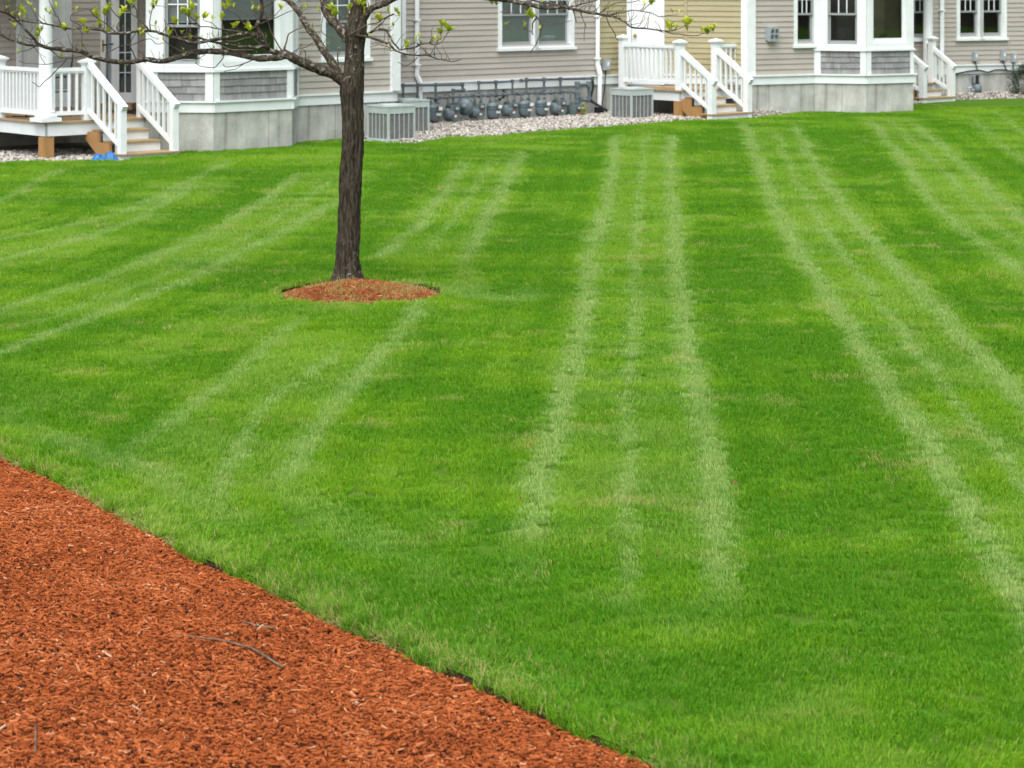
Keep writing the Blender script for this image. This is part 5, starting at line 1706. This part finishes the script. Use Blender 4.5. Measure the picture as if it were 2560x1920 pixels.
for wx, wy, hh, lab in ((1449, 300, .22, 'small yellow green weed sprouting at the end of the meter row'), (1460, 303, .30, 'taller yellow green weed beside the downspout boot')):
    b = onM(wx, wy, .42)
    o = empty('weed', (b.x, b.y), lab, 'weed')
    W = frame((b.x, b.y), 0)
    MB().tube([(0, 0, -.03), (.01, 0, hh * .5), (.03, 0, hh)], .004, 5).build('stem', 'weed', o, W)
    k = MB()
    for i in range(26):
        z = random.uniform(.35, 1.0) * hh
        a = random.uniform(0, 6.28)
        d = Vector((math.cos(a), math.sin(a), random.uniform(.1, .7))).normalized()
        p = Vector((.02, 0, z)) + d * .01
        s_ = d.orthogonal().normalized() * .012
        n = len(k.v)
        q = d * random.uniform(.04, .08)
        k.v += [tuple(p), tuple(p + q * .5 - s_), tuple(p + q), tuple(p + q * .5 + s_)]
        k.f.append((n, n+1, n+2, n+3))
    k.build('foliage', 'weed', o, W)

# ================================================================== GRASS, MULCH, GRAVEL (scattered stuff)
def vnoise(P, s, seed):
    """smooth value noise for arrays of plan points"""
    r = np.random.default_rng(seed)
    T_ = r.random((128, 128))
    x, y = P[:, 0] * s + 1000, P[:, 1] * s + 1000
    xi, yi = np.floor(x).astype(int), np.floor(y).astype(int)
    fx, fy = x - xi, y - yi
    fx, fy = fx * fx * (3 - 2 * fx), fy * fy * (3 - 2 * fy)
    g_ = lambda a, b: T_[a % 128, b % 128]
    return (g_(xi, yi) * (1 - fx) + g_(xi + 1, yi) * fx) * (1 - fy) + (g_(xi, yi + 1) * (1 - fx) + g_(xi + 1, yi + 1) * fx) * fy

def attr_socket(t, name, kind):
    n = t.nodes.new('ShaderNodeAttribute')
    n.attribute_type = kind
    n.attribute_name = name
    return n

def grass_mat():
    m = bpy.data.materials.new('grass_blade')
    m.use_nodes = True
    t = m.node_tree
    b = t.nodes['Principled BSDF']
    b.inputs['Roughness'].default_value = .5
    b.inputs['Specular IOR Level'].default_value = .2
    hue = attr_socket(t, 'hue', 'INSTANCER')
    pale = attr_socket(t, 'pale', 'INSTANCER')
    dry = attr_socket(t, 'dry', 'INSTANCER')
    bc = attr_socket(t, 'bc', 'GEOMETRY')
    mx = lambda: t.nodes.new('ShaderNodeMixRGB')
    def mth(op, a, b_):
        n = t.nodes.new('ShaderNodeMath'); n.operation = op
        for i, v in enumerate((a, b_)):
            if isinstance(v, (int, float)): n.inputs[i].default_value = v
            else: t.links.new(v, n.inputs[i])
        return n.outputs[0]
    # blue green .. yellow green by patch, lighter and darker by blade
    h = mx(); h.inputs['Color1'].default_value = (.078, .262, .006, 1); h.inputs['Color2'].default_value = (.25, .455, .012, 1)
    t.links.new(mth('ADD', hue.outputs['Fac'], mth('MULTIPLY', mth('SUBTRACT', bc.outputs['Fac'], .5), 1.1)), h.inputs['Fac'])
    # sky sheen on blades pressed over by the mower wheels, painted into the colour
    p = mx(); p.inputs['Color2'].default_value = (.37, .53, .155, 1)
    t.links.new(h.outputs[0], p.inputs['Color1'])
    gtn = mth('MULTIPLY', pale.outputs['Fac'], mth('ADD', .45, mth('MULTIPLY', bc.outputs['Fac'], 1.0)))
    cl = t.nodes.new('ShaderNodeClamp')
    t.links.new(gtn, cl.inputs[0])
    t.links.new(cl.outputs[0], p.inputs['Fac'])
    s = mx(); s.inputs['Color2'].default_value = (.46, .42, .15, 1)
    t.links.new(p.outputs[0], s.inputs['Color1'])
    t.links.new(mth('GREATER_THAN', dry.outputs['Fac'], mth('ADD', .02, mth('MULTIPLY', bc.outputs['Fac'], .96))), s.inputs['Fac'])
    t.links.new(s.outputs[0], b.inputs['Base Color'])
    tr = t.nodes.new('ShaderNodeBsdfTranslucent')
    t.links.new(s.outputs[0], tr.inputs['Color'])
    ms = t.nodes.new('ShaderNodeMixShader')
    ms.inputs[0].default_value = .38
    t.links.new(b.outputs[0], ms.inputs[1]); t.links.new(tr.outputs[0], ms.inputs[2])
    t.links.new(ms.outputs[0], t.nodes['Material Output'].inputs['Surface'])
    return m
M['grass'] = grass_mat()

def source(name, meshes):
    c = bpy.data.collections.new(name)
    for i, me in enumerate(meshes):
        c.objects.link(bpy.data.objects.new('%s_%02d' % (name, i), me))
    return c

def scatter(name, src, pos, rot, scl, attrs, idx, m, **kw):
    """one stuff object: points with attributes, instances by geometry nodes"""
    me = bpy.data.meshes.new(name)
    n = len(pos)
    me.vertices.add(n)
    me.vertices.foreach_set('co', np.asarray(pos, np.float32).ravel())
    def add(nm, ty, arr):
        a = me.attributes.new(nm, ty, 'POINT')
        a.data.foreach_set('vector' if ty == 'FLOAT_VECTOR' else 'value', np.ascontiguousarray(arr).ravel())
    add('rot', 'FLOAT_VECTOR', np.asarray(rot, np.float32))
    add('scl', 'FLOAT_VECTOR', np.asarray(scl, np.float32))
    add('idx', 'INT', np.asarray(idx, np.int32))
    for k_, v in attrs.items(): add(k_, 'FLOAT', np.asarray(v, np.float32))
    me.materials.append(m)
    o = put(name, me, None, I4, **kw)
    ng = bpy.data.node_groups.new(name + '_nodes', 'GeometryNodeTree')
    ng.interface.new_socket('Geometry', in_out='INPUT', socket_type='NodeSocketGeometry')
    ng.interface.new_socket('Geometry', in_out='OUTPUT', socket_type='NodeSocketGeometry')
    N_ = ng.nodes
    gi, go = N_.new('NodeGroupInput'), N_.new('NodeGroupOutput')
    ci = N_.new('GeometryNodeCollectionInfo')
    ci.inputs['Collection'].default_value = src
    ci.inputs['Separate Children'].default_value = True
    ci.inputs['Reset Children'].default_value = True
    iop = N_.new('GeometryNodeInstanceOnPoints')
    iop.inputs['Pick Instance'].default_value = True
    def na(nm, ty):
        q = N_.new('GeometryNodeInputNamedAttribute')
        q.data_type = ty
        q.inputs['Name'].default_value = nm
        return q.outputs['Attribute']
    ng.links.new(gi.outputs[0], iop.inputs['Points'])
    ng.links.new(ci.outputs[0], iop.inputs['Instance'])
    ng.links.new(na('idx', 'INT'), iop.inputs['Instance Index'])
    e2r = N_.new('FunctionNodeEulerToRotation')
    ng.links.new(na('rot', 'FLOAT_VECTOR'), e2r.inputs[0])
    ng.links.new(e2r.outputs[0], iop.inputs['Rotation'])
    ng.links.new(na('scl', 'FLOAT_VECTOR'), iop.inputs['Scale'])
    ng.links.new(iop.outputs[0], go.inputs[0])
    md = o.modifiers.new('scatter', 'NODES')
    md.node_group = ng
    return o

def tuft(nbl, rad, l0, l1, lean, w=.0012):
    v, f, bc = [], [], []
    for i in range(nbl):
        r, a = rad * math.sqrt(random.random()), random.uniform(0, 6.28)
        x, y = r * math.cos(a), r * math.sin(a)
        d = random.uniform(0, 6.28)
        ln = abs(random.gauss(lean, .25))
        l = random.uniform(l0, l1)
        dx, dy = math.cos(d), math.sin(d)
        sx, sy = -dy * w * random.uniform(.7, 1.2), dx * w * random.uniform(.7, 1.2)
        n = len(v)
        h1, o1 = l * .55 * math.cos(ln * .6), l * .55 * math.sin(ln * .6)
        h2, o2 = h1 + l * .45 * math.cos(ln * 1.5), o1 + l * .45 * math.sin(ln * 1.5)
        v += [(x - sx, y - sy, -.008), (x + sx, y + sy, -.008), (x - sx * .85 + dx * o1, y - sy * .85 + dy * o1, h1), (x + sx * .85 + dx * o1, y + sy * .85 + dy * o1, h1), (x + dx * o2, y + dy * o2, h2)]
        f += [(n, n+1, n+3, n+2), (n+2, n+3, n+4)]
        c = random.random()
        bc += [c] * 5
    me = bpy.data.meshes.new('grass_tuft')
    me.from_pydata(v, [], f)
    at_ = me.attributes.new('bc', 'FLOAT', 'POINT')
    at_.data.foreach_set('value', bc)
    me.materials.append(M['grass'])
    me.polygons.foreach_set('use_smooth', [True] * len(f))
    return me
GT = source('grass_tufts', [tuft(105, .055, .018, .036, .5) for _ in range(8)] + [tuft(95, .055, .035, .075, .55, .0012) for _ in range(5)])

# mower passes, as lines on the ground
def gl(lst):
    L_ = np.array([[G(x, y).x, G(x, y).y] for x, y in lst])
    # passes that leave the picture sideways run on
    if lst[-1][0] > 2540 or lst[-1][0] < 0:
        d = L_[-1] - L_[-2]
        L_ = np.vstack([L_, L_[-1] + d / np.hypot(*d) * 4.5])
    return L_
TR = [  # (line, half width m, strength)
 ([(1540,345),(1530,420),(1523,481),(1506,557),(1480,620),(1471,701),(1454,829),(1425,944),(1396,1031),(1373,1118),(1355,1187),(1338,1260),(1322,1330),(1300,1420)], .105, 1.0),
 ([(1612,350),(1601,481),(1592,597),(1587,713),(1587,829),(1575,944),(1569,1060),(1566,1176),(1563,1307),(1566,1452),(1566,1540)], .052, .95),
 ([(1673,345),(1679,481),(1691,597),(1697,713),(1714,829),(1737,944),(1760,1060),(1778,1147),(1783,1220),(1795,1319),(1801,1423),(1800,1540)], .105, 1.0),
 ([(1858,315),(1893,400),(1922,481),(1963,574),(2009,655),(2055,713),(2108,806),(2165,898),(2229,985),(2287,1060),(2351,1165),(2403,1261),(2466,1365),(2524,1452),(2600,1600)], .115, 1.0),
 ([(1935,333),(1974,412),(2015,493),(2055,574),(2108,644),(2171,713),(2229,800),(2298,892),(2368,973),(2432,1060),(2495,1135),(2560,1215)], .06, .9),
 ([(1985,320),(2038,418),(2090,499),(2148,574),(2212,644),(2287,713),(2368,806),(2437,881),(2507,956),(2600,1060)], .11, .95),
 ([(2175,308),(2241,383),(2298,470),(2356,534),(2432,597),(2513,655),(2620,735)], .11, .8),
 ([(2222,305),(2298,377),(2362,435),(2420,505),(2489,574),(2620,670)], .06, .7),
 ([(2285,312),(2368,383),(2437,447),(2501,510),(2620,605)], .11, .75),
 ([(2425,295),(2495,360),(2620,445)], .12, .55), ([(2480,280),(2600,370)], .1, .5),
 ([(1310,385),(1270,450),(1233,520),(1195,600),(1146,690)], .11, .8),
 ([(1240,400),(1190,470),(1140,545),(1088,612),(1050,650)], .06, .65),
 ([(1169,410),(1117,480),(1042,572),(955,641),(905,665)], .11, .8),
 ([(1060,690),(1050,760),(1010,830),(949,890),(900,950),(839,1012),(793,1081),(750,1140),(715,1195),(690,1250)], .10, .75),
 ([(870,860),(800,920),(750,960),(694,985),(650,1040),(613,1099),(565,1180),(545,1230),(535,1290),(550,1340)], .06, .75),
 ([(790,790),(723,821),(640,890),(579,937),(520,990),(440,1050),(350,1110),(270,1165)], .10, .7),
 ([(760,430),(717,462),(637,520),(521,589),(359,659),(203,717),(0,780),(-120,810)], .11, .75),
 ([(850,440),(760,505),(680,560),(579,615),(470,665),(330,725),(150,790),(0,835)], .06, .6),
 ([(850,500),(810,526),(694,589),(579,647),(492,694),(347,750),(174,821),(0,884),(-100,920)], .11, .8),
 ([(590,400),(521,433),(405,491),(324,531),(174,568),(0,605),(-120,625)], .11, .7),
 ([(500,455),(420,505),(347,549),(243,589),(116,624),(0,653),(-120,680)], .10, .75),
 ([(400,420),(324,445),(220,490),(100,520),(0,545)], .06, .45),
 ([(170,420),(116,445),(0,508),(-100,550)], .11, .6),
 ([(-60,1000),(60,1062),(145,1100),(260,1148),(376,1190),(480,1245),(579,1290),(700,1350)], .16, .42),
 ([(640,1180),(760,1250),(900,1330),(1040,1400),(1200,1480)], .22, .35),
 ([(1330,1240),(1320,1340),(1290,1450),(1260,1560)], .15, .35),
 ([(1120,700),(1200,745),(1290,750),(1380,720)], .28, .45), ([(1060,640),(1180,660),(1300,640)], .2, .3),
]
TRK = [(gl(a), w_, s_) for a, w_, s_ in TR]
GROUPS = [gl(TR[i][0]) for i in (1, 4, 7, 12, 15, 18, 21)]

def lawn_points():
    out = []
    for y0, y1, dens in ((5.0, 12, 360), (12, 18, 310), (18, 26, 250), (26, 48, 170)):
        n = int(dens * (y1 - y0) * 2 * (.225 * y1 + 3.2))
        P = np.stack([rng.uniform(-1, 1, n) * (.225 * y1 + 3.2), rng.uniform(y0, y1, n)], 1)
        ax = np.abs(P[:, 0]) - .225 * P[:, 1]
        P = P[(ax < .5) | ((ax < 3.2) & (rng.random(n) < .55))]
        out.append(P)
    P = np.concatenate(out)
    ok = in_poly(P, LAWN)
    rd = np.hypot(P[:, 0] - RING_C[0], (P[:, 1] - RING_C[1]) / 1.06)
    ok &= ~in_poly(P, ring)
    return P[ok]
GP = lawn_points()
n = len(GP)
jit = np.stack([vnoise(GP, 1.3, 41) - .5, vnoise(GP, 1.3, 42) - .5], 1) * .03 + rng.normal(0, .016, (n, 2))
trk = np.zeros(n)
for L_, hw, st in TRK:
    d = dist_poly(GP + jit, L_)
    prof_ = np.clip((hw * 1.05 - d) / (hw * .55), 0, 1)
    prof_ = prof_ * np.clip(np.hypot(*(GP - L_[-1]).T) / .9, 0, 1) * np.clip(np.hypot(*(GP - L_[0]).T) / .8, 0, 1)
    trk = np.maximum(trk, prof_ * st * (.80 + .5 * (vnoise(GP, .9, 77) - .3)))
grp = np.zeros(n)
for L_ in GROUPS:
    d = dist_poly(GP + jit, L_)
    grp = np.maximum(grp, np.clip((.62 - d) / .18, 0, 1) * np.clip(np.hypot(*(GP - L_[-1]).T) / 2.2 - .25, 0, 1))
big_n = vnoise(GP, .45, 3) * .6 + vnoise(GP, 1.2, 4) * .4
mid_n = vnoise(GP, 2.6, 5) * .6 + vnoise(GP, 6.0, 6) * .4
fine = rng.random(n)
# lanes beside every group: stripe shade of the blade lean painted as deeper green
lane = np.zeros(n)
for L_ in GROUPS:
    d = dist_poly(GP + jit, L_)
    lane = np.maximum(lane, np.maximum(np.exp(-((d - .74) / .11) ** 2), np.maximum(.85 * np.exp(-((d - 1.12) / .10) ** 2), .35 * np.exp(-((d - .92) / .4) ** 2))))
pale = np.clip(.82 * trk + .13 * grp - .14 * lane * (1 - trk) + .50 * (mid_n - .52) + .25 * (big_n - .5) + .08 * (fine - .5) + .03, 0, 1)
dvis = vnoise(GP * np.array([.7, 1.2]), 3.2, 9) * .55 + vnoise(GP, 8.0, 10) * .45
dry = np.clip((dvis - .66) * np.where(GP[:, 1] > 12.5, 1.7, .8), 0, .34) + .02 * (fine > .75) + .01
streak = vnoise(GP * np.array([.55, 1.0]), 2.4, 8)
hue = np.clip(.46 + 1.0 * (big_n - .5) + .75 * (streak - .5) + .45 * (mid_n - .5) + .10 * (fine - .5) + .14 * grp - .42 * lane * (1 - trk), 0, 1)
hue = np.where(GP[:, 1] < 12, hue - .12 * (12 - GP[:, 1]) / 4, hue)
db = dist_poly(GP, BL)
rd = np.hypot(GP[:, 0] - RING_C[0], (GP[:, 1] - RING_C[1]) / 1.06)
near_edge = np.clip((.40 - db) / .3, 0, 1)
dry = dry + np.where(db < .13, .22 * (vnoise(GP, 2.2, 15)), 0) + np.where(rd < RING_R + .07, .18, 0)
dry = dry + np.where(near_edge > 0, .30 * np.clip(vnoise(GP, 1.6, 16) - .55, 0, 1), 0)
sc = .88 + .35 * mid_n + .08 * (fine - .5)
hgt = sc * (1 - .10 * trk) * np.where(GP[:, 1] < 13, .85, 1.0)
tall = (rng.random(n) < np.clip((.34 - db) / .25, 0, 1) * .9)
idx = np.where(tall, 8 + rng.integers(0, 5, n), rng.integers(0, 8, n))
hgt = np.where(tall, .55 + .45 * vnoise(GP, 2.0, 17), hgt)
# lean: wheel tracks are pressed away from the viewer, the rest stands or leans a little the other way
lean = -.16 * trk + .16 * (1 - trk) * (vnoise(GP, .8, 21) - .3) + rng.normal(0, .10, n)
lean_x = rng.normal(0, .12, n) + .5 * (vnoise(GP, 1.1, 22) - .5)
lean = np.where(tall, rng.normal(.22, .15, n), lean)
# rotate about z first (yaw), then tilt: Euler XYZ applies X, Y, then Z, so yaw is taken by choosing tilt axes
yaw = rng.uniform(0, 6.283, n)
rot = np.zeros((n, 3), np.float32)
ty = yaw
# tilt vector in world (tx about x axis, ty about y axis) expressed before the yaw
c_, s_ = np.cos(-yaw), np.sin(-yaw)
rot[:, 0] = c_ * lean - s_ * lean_x
rot[:, 1] = s_ * lean + c_ * lean_x
rot[:, 2] = yaw
far = np.clip((GP[:, 1] - 14) / 24, 0, 1)
wid = 1.05 + .55 * far
scl = np.stack([wid, wid, hgt * (1 + .25 * far)], 1)
pos = np.stack([GP[:, 0], GP[:, 1], lawn_z(GP[:, 0], GP[:, 1])], 1)
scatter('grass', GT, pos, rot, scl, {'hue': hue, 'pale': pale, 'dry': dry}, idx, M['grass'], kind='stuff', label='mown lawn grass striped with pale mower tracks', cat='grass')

# ---- mulch
def chip_mat(name='mulch_chip', sat=1.0):
    m = bpy.data.materials.new(name)
    m.use_nodes = True
    t = m.node_tree
    b = t.nodes['Principled BSDF']
    b.inputs['Roughness'].default_value = .9
    b.inputs['Specular IOR Level'].default_value = .1
    a = attr_socket(t, 'tone', 'INSTANCER')
    r = t.nodes.new('ShaderNodeValToRGB')
    e = r.color_ramp.elements
    e[0].position = 0; e[0].color = (.070, .021, .007, 1)
    e[1].position = 1; e[1].color = (.62, .55, .48, 1)
    for p_, c_ in ((.25, (.205, .050, .014, 1)), (.55, (.345, .088, .024, 1)), (.82, (.46, .145, .050, 1)), (.94, (.52, .24, .12, 1)), (.985, (.56, .36, .22, 1))):
        q = e.new(p_); q.color = c_
    t.links.new(a.outputs['Fac'], r.inputs[0])
    hs = t.nodes.new('ShaderNodeHueSaturation')
    hs.inputs['Saturation'].default_value = sat
    if sat < 1:
        hs.inputs['Hue'].default_value = .508
        hs.inputs['Value'].default_value = .95
    t.links.new(r.outputs[0], hs.inputs['Color'])
    t.links.new(hs.outputs[0], b.inputs['Base Color'])
    return m
M['chip'] = chip_mat()
M['chip_old'] = chip_mat('weathered_mulch_chip', .95)
def chip(l, w, h, m='chip'):
    k = MB()
    def jj(s): return random.uniform(-s, s)
    p = [(-l/2 + jj(l*.1), -w/2*random.uniform(.3, 1), -h/2), (l/2 + jj(l*.1), -w/2*random.uniform(.2, 1), -h/2), (l/2 + jj(l*.1), w/2*random.uniform(.2, 1), -h/2), (-l/2 + jj(l*.1), w/2*random.uniform(.3, 1), -h/2)]
    q = [(x + jj(l*.06), y * .8, z + h + jj(h*.3)) for x, y, z in p]
    k.hexa(p + q)
    return k.mesh('chip', m)
CH = source('mulch_chip_shapes', [chip(random.uniform(.014, .046), random.uniform(.007, .017), random.uniform(.003, .008)) for _ in range(14)] + [chip(random.uniform(.05, .095), random.uniform(.008, .02), .006) for _ in range(4)])
CH2 = source('old_chip_shapes', [chip(random.uniform(.018, .05), random.uniform(.005, .011), random.uniform(.003, .006), 'chip_old') for _ in range(18)])
def mulch(name, P, zf, dirang, label, lift, s=1.0, tn=.50, src=None):
    n = len(P)
    z = zf(P) + rng.random(n) * lift
    rot = np.stack([rng.normal(0, .28, n), rng.normal(0, .25, n), rng.normal(dirang, .85, n)], 1)
    s_ = rng.uniform(.75, 1.25, n) * s
    tone = np.clip(tn + .18 * rng.normal(0, 1, n) + .14 * (vnoise(P, 1.7, 31) - .5) + .2 * (vnoise(P, 7, 32) - .5), 0, .93)
    tone = np.where(rng.random(n) < .005, rng.uniform(.93, 1, n), tone)
    idx = np.where(rng.random(n) < .05, 14 + rng.integers(0, 4, n), rng.integers(0, 14, n))
    scatter(name, src or CH, np.stack([P[:, 0], P[:, 1], z], 1), rot, np.stack([s_, s_, s_], 1), {'tone': tone}, idx, M['chip'], kind='stuff', label=label, cat='mulch')
nn = 470000
P = np.stack([rng.uniform(-5.6, 2.8, nn), rng.uniform(6.6, 16.5, nn)], 1)
P = P[in_poly(P, BEDPOLY) & (np.abs(P[:, 0]) < .225 * P[:, 1] + 1.8)]
P = P[dist_poly(P, BL) > .015]
mulch('mulch', P, bedheight if len(P) < 1000 else (lambda Q: -0.055 + 0.11 * np.minimum(1, dist_poly(Q, BL) / 1.0) ** 0.65 + .014 * (vnoise(Q, 2.2, 33))), -.35, 'orange red bark mulch covering the foreground bed', .020, .72)
nn = 22000
P = np.stack([RING_C[0] + rng.uniform(-.85, .85, nn), RING_C[1] + rng.uniform(-.9, .9, nn)], 1)
P = P[np.hypot(P[:, 0] - RING_C[0], (P[:, 1] - RING_C[1]) / 1.06) < RING_R * .97]
mulch('mulch', P, ringheight, 0, 'reddish bark mulch ring heaped round the tree trunk', .018, .9, .46, CH2)
# clippings and sparse grass on the ring
nn = 700
a = rng.uniform(0, 6.283, nn); r_ = RING_R * np.sqrt(rng.uniform(.02, .92, nn))
P = np.stack([RING_C[0] + r_ * np.cos(a), RING_C[1] + r_ * 1.06 * np.sin(a)], 1)
w_ = vnoise(P, 4, 51) > .52
P = P[w_]
nn = len(P)
SP = source('sparse_tufts', [tuft(9, .06, .02, .05, .8) for _ in range(3)])
scatter('grass', SP, np.stack([P[:, 0], P[:, 1], ringheight(P) + .012], 1), np.stack([rng.normal(0, .3, nn), rng.normal(0, .3, nn), rng.uniform(0, 6, nn)], 1), np.ones((nn, 3)), {'hue': np.full(nn, .6), 'pale': np.full(nn, .3), 'dry': rng.uniform(.5, .98, nn)}, rng.integers(0, 3, nn), M['grass'], kind='stuff', label='loose clippings and sparse grass on the tree ring mulch', cat='grass')
# straw fringe hanging over the cut edge
P = np.array(bedline)
seg = P[1:] - P[:-1]
sel = (P[:-1, 1] > 6) & (P[:-1, 1] < 17)
fr = []
for p, d in zip(P[:-1][sel], seg[sel]):
    k_ = int(np.hypot(*d) / .016) + 1
    tt = rng.random(k_)[:, None]
    fr.append(p + d * tt + rng.normal(0, .012, (k_, 2)))
P = np.concatenate(fr)
P = P[vnoise(P, 1.3, 63) * .6 + vnoise(P, 4, 64) * .4 > .28]
nn = len(P)
v = vnoise(P, 1.6, 61) * .6 + vnoise(P, 5, 62) * .4
FR = source('fringe_tufts', [tuft(16, .025, .02, .055, .9, .0012) for _ in range(4)])
scatter('grass', FR, np.stack([P[:, 0], P[:, 1], np.full(nn, -.02)], 1), np.stack([rng.normal(.6, .3, nn), rng.normal(-.2, .3, nn), rng.normal(0, .5, nn)], 1), np.stack([np.ones(nn), np.ones(nn), .7 + .6 * v], 1),
        {'hue': np.full(nn, .35), 'pale': np.clip(v - .25, 0, 1), 'dry': np.clip((v - .38) * 2.6, .02, .85)}, rng.integers(0, 4, nn), M['grass'], kind='stuff', label='straw coloured grass fringe along the cut edge of the mulch bed', cat='grass')

# ---- gravel
def stone_mat():
    m = bpy.data.materials.new('river_stone')
    m.use_nodes = True
    t = m.node_tree
    b = t.nodes['Principled BSDF']
    b.inputs['Roughness'].default_value = .75
    a = attr_socket(t, 'tone', 'INSTANCER')
    r = t.nodes.new('ShaderNodeValToRGB')
    e = r.color_ramp.elements
    e[0].position = 0; e[0].color = (.12, .11, .10, 1)
    e[1].position = 1; e[1].color = (.62, .60, .54, 1)
    for p_, c_ in ((.3, (.28, .25, .21, 1)), (.5, (.40, .375, .33, 1)), (.7, (.46, .44, .40, 1)), (.8, (.44, .37, .30, 1)), (.86, (.52, .50, .46, 1))):
        q = e.new(p_); q.color = c_
    t.links.new(a.outputs['Fac'], r.inputs[0])
    t.links.new(r.outputs[0], b.inputs['Base Color'])
    return m
M['stone'] = stone_mat()
def stone():
    k = MB()
    a, b_, c_ = random.uniform(.75, 1.3), random.uniform(.7, 1.1), random.uniform(.5, .75)
    sd = random.random() * 50
    prof_ = [(.35, -.9), (.8, -.5), (1, 0), (.8, .55), (.4, .9)]
    k.lathe(prof_, 8)
    k.v = [tuple(Vector((x * a, y * b_, z * c_)) * (1 + .25 * noise.noise(Vector((x + sd, y, z))))) for x, y, z in k.v]
    return k.mesh('stone', 'stone', True)
ST = source('stone_shapes', [stone() for _ in range(8)])
nn = 190000
EX = np.array(edgeline)
P = np.stack([rng.uniform(-9.5, 12.5, nn), rng.uniform(35, 54, nn)], 1)
ye = np.interp(P[:, 0], EX[:, 0], EX[:, 1])
dy = P[:, 1] - ye
ok = (dy > .02) & (dy < np.where((P[:, 0] > -1.9) & (P[:, 0] < 4.6), 4.6, 2.6))
P = P[ok & ~((P[:, 0] > -5.75) & (P[:, 0] < -2.55))]
nn = len(P)
s_ = rng.uniform(.013, .028, nn)
tone = np.clip(.47 + .26 * rng.normal(0, 1, nn), 0, 1)
scatter('gravel', ST, np.stack([P[:, 0], P[:, 1], gravel_z(P) + .004 + rng.random(nn) * .015 + s_ * .3], 1), np.stack([rng.normal(0, .4, nn), rng.normal(0, .4, nn), rng.uniform(0, 6.28, nn)], 1), np.stack([s_, s_, s_], 1), {'tone': tone}, rng.integers(0, 8, nn), M['stone'], kind='stuff', label='pale river gravel strip along the foot of the houses', cat='gravel')

# ================================================================== SMALL THINGS ON BED AND LAWN
def bz(x, y):
    p = np.array([[x, y]])
    return float(-0.055 + 0.11 * min(1, float(dist_poly(p, BL)[0]) / 1.0) ** .65) + .026
def stick(pxs, r0, r1, label, name='fallen_twig'):
    pts = []
    for x, y in pxs:
        q = G(x, y, .06)
        pts.append(Vector((q.x, q.y, bz(q.x, q.y) + .006)))
    pts = smooth_path(pts, 4)
    n_ = len(pts)
    return MB().tube(pts, [r0 + (r1 - r0) * i / (n_ - 1) for i in range(n_)], 7).build(name, 'stick', None, I4, smooth=True, label=label, cat='twig', group='fallen twigs on the mulch')
stick([(437, 1600), (470, 1597), (520, 1600), (562, 1604), (600, 1613), (628, 1620), (660, 1639), (690, 1658), (708, 1668)], .003, .0055, 'long curved grey twig lying on the red mulch')
stick([(604, 1540), (632, 1549), (660, 1553), (688, 1556)], .003, .0045, 'short grey twig on the mulch nearer the lawn edge')
stick([(88, 1830), (89, 1860), (88, 1900)], .003, .0035, 'pale upright straw lying low in the bed corner')
for i, (x, y) in enumerate(((1838, 1207), (1302, 1247), (1781, 1510), (2150, 1580), (1645, 1385), (412, 775), (345, 866), (2168, 1385), (1915, 1195), (1079, 724))):
    q = G(x, y, .035)
    k = MB()
    k.v = [(-.016, 0, 0), (-.004, -.009, .008), (.016, 0, .004), (-.002, .010, .010), (0, 0, .004)]
    k.f = [(0, 1, 4), (1, 2, 4), (2, 3, 4), (3, 0, 4)]
    labs = ['dry brown leaf by the foot of the widest middle mower track', 'dry reddish leaf left of the middle mower tracks', 'dry leaf on the grass above the bed corner', 'dry leaf on the darker grass at lower right', 'dry leaf just below the end of the thin middle track',
            'dry leaf on the lawn left of the tree ring', 'pale dry leaf on the dark patch left of the ring', 'dry leaf in the plain grass between the track groups, lower one', 'dry leaf in the plain grass between the track groups, upper one', 'orange leaf standing on the right rim of the tree ring']
    k.build('fallen_leaf', 'dryleaf', None, Matrix.Translation((q.x, q.y, .035)) @ Matrix.Rotation(i * 1.3, 4, 'Z') @ Matrix.Rotation(.5, 4, 'X'), label=labs[i], cat='leaf', group='dry leaves on the lawn')
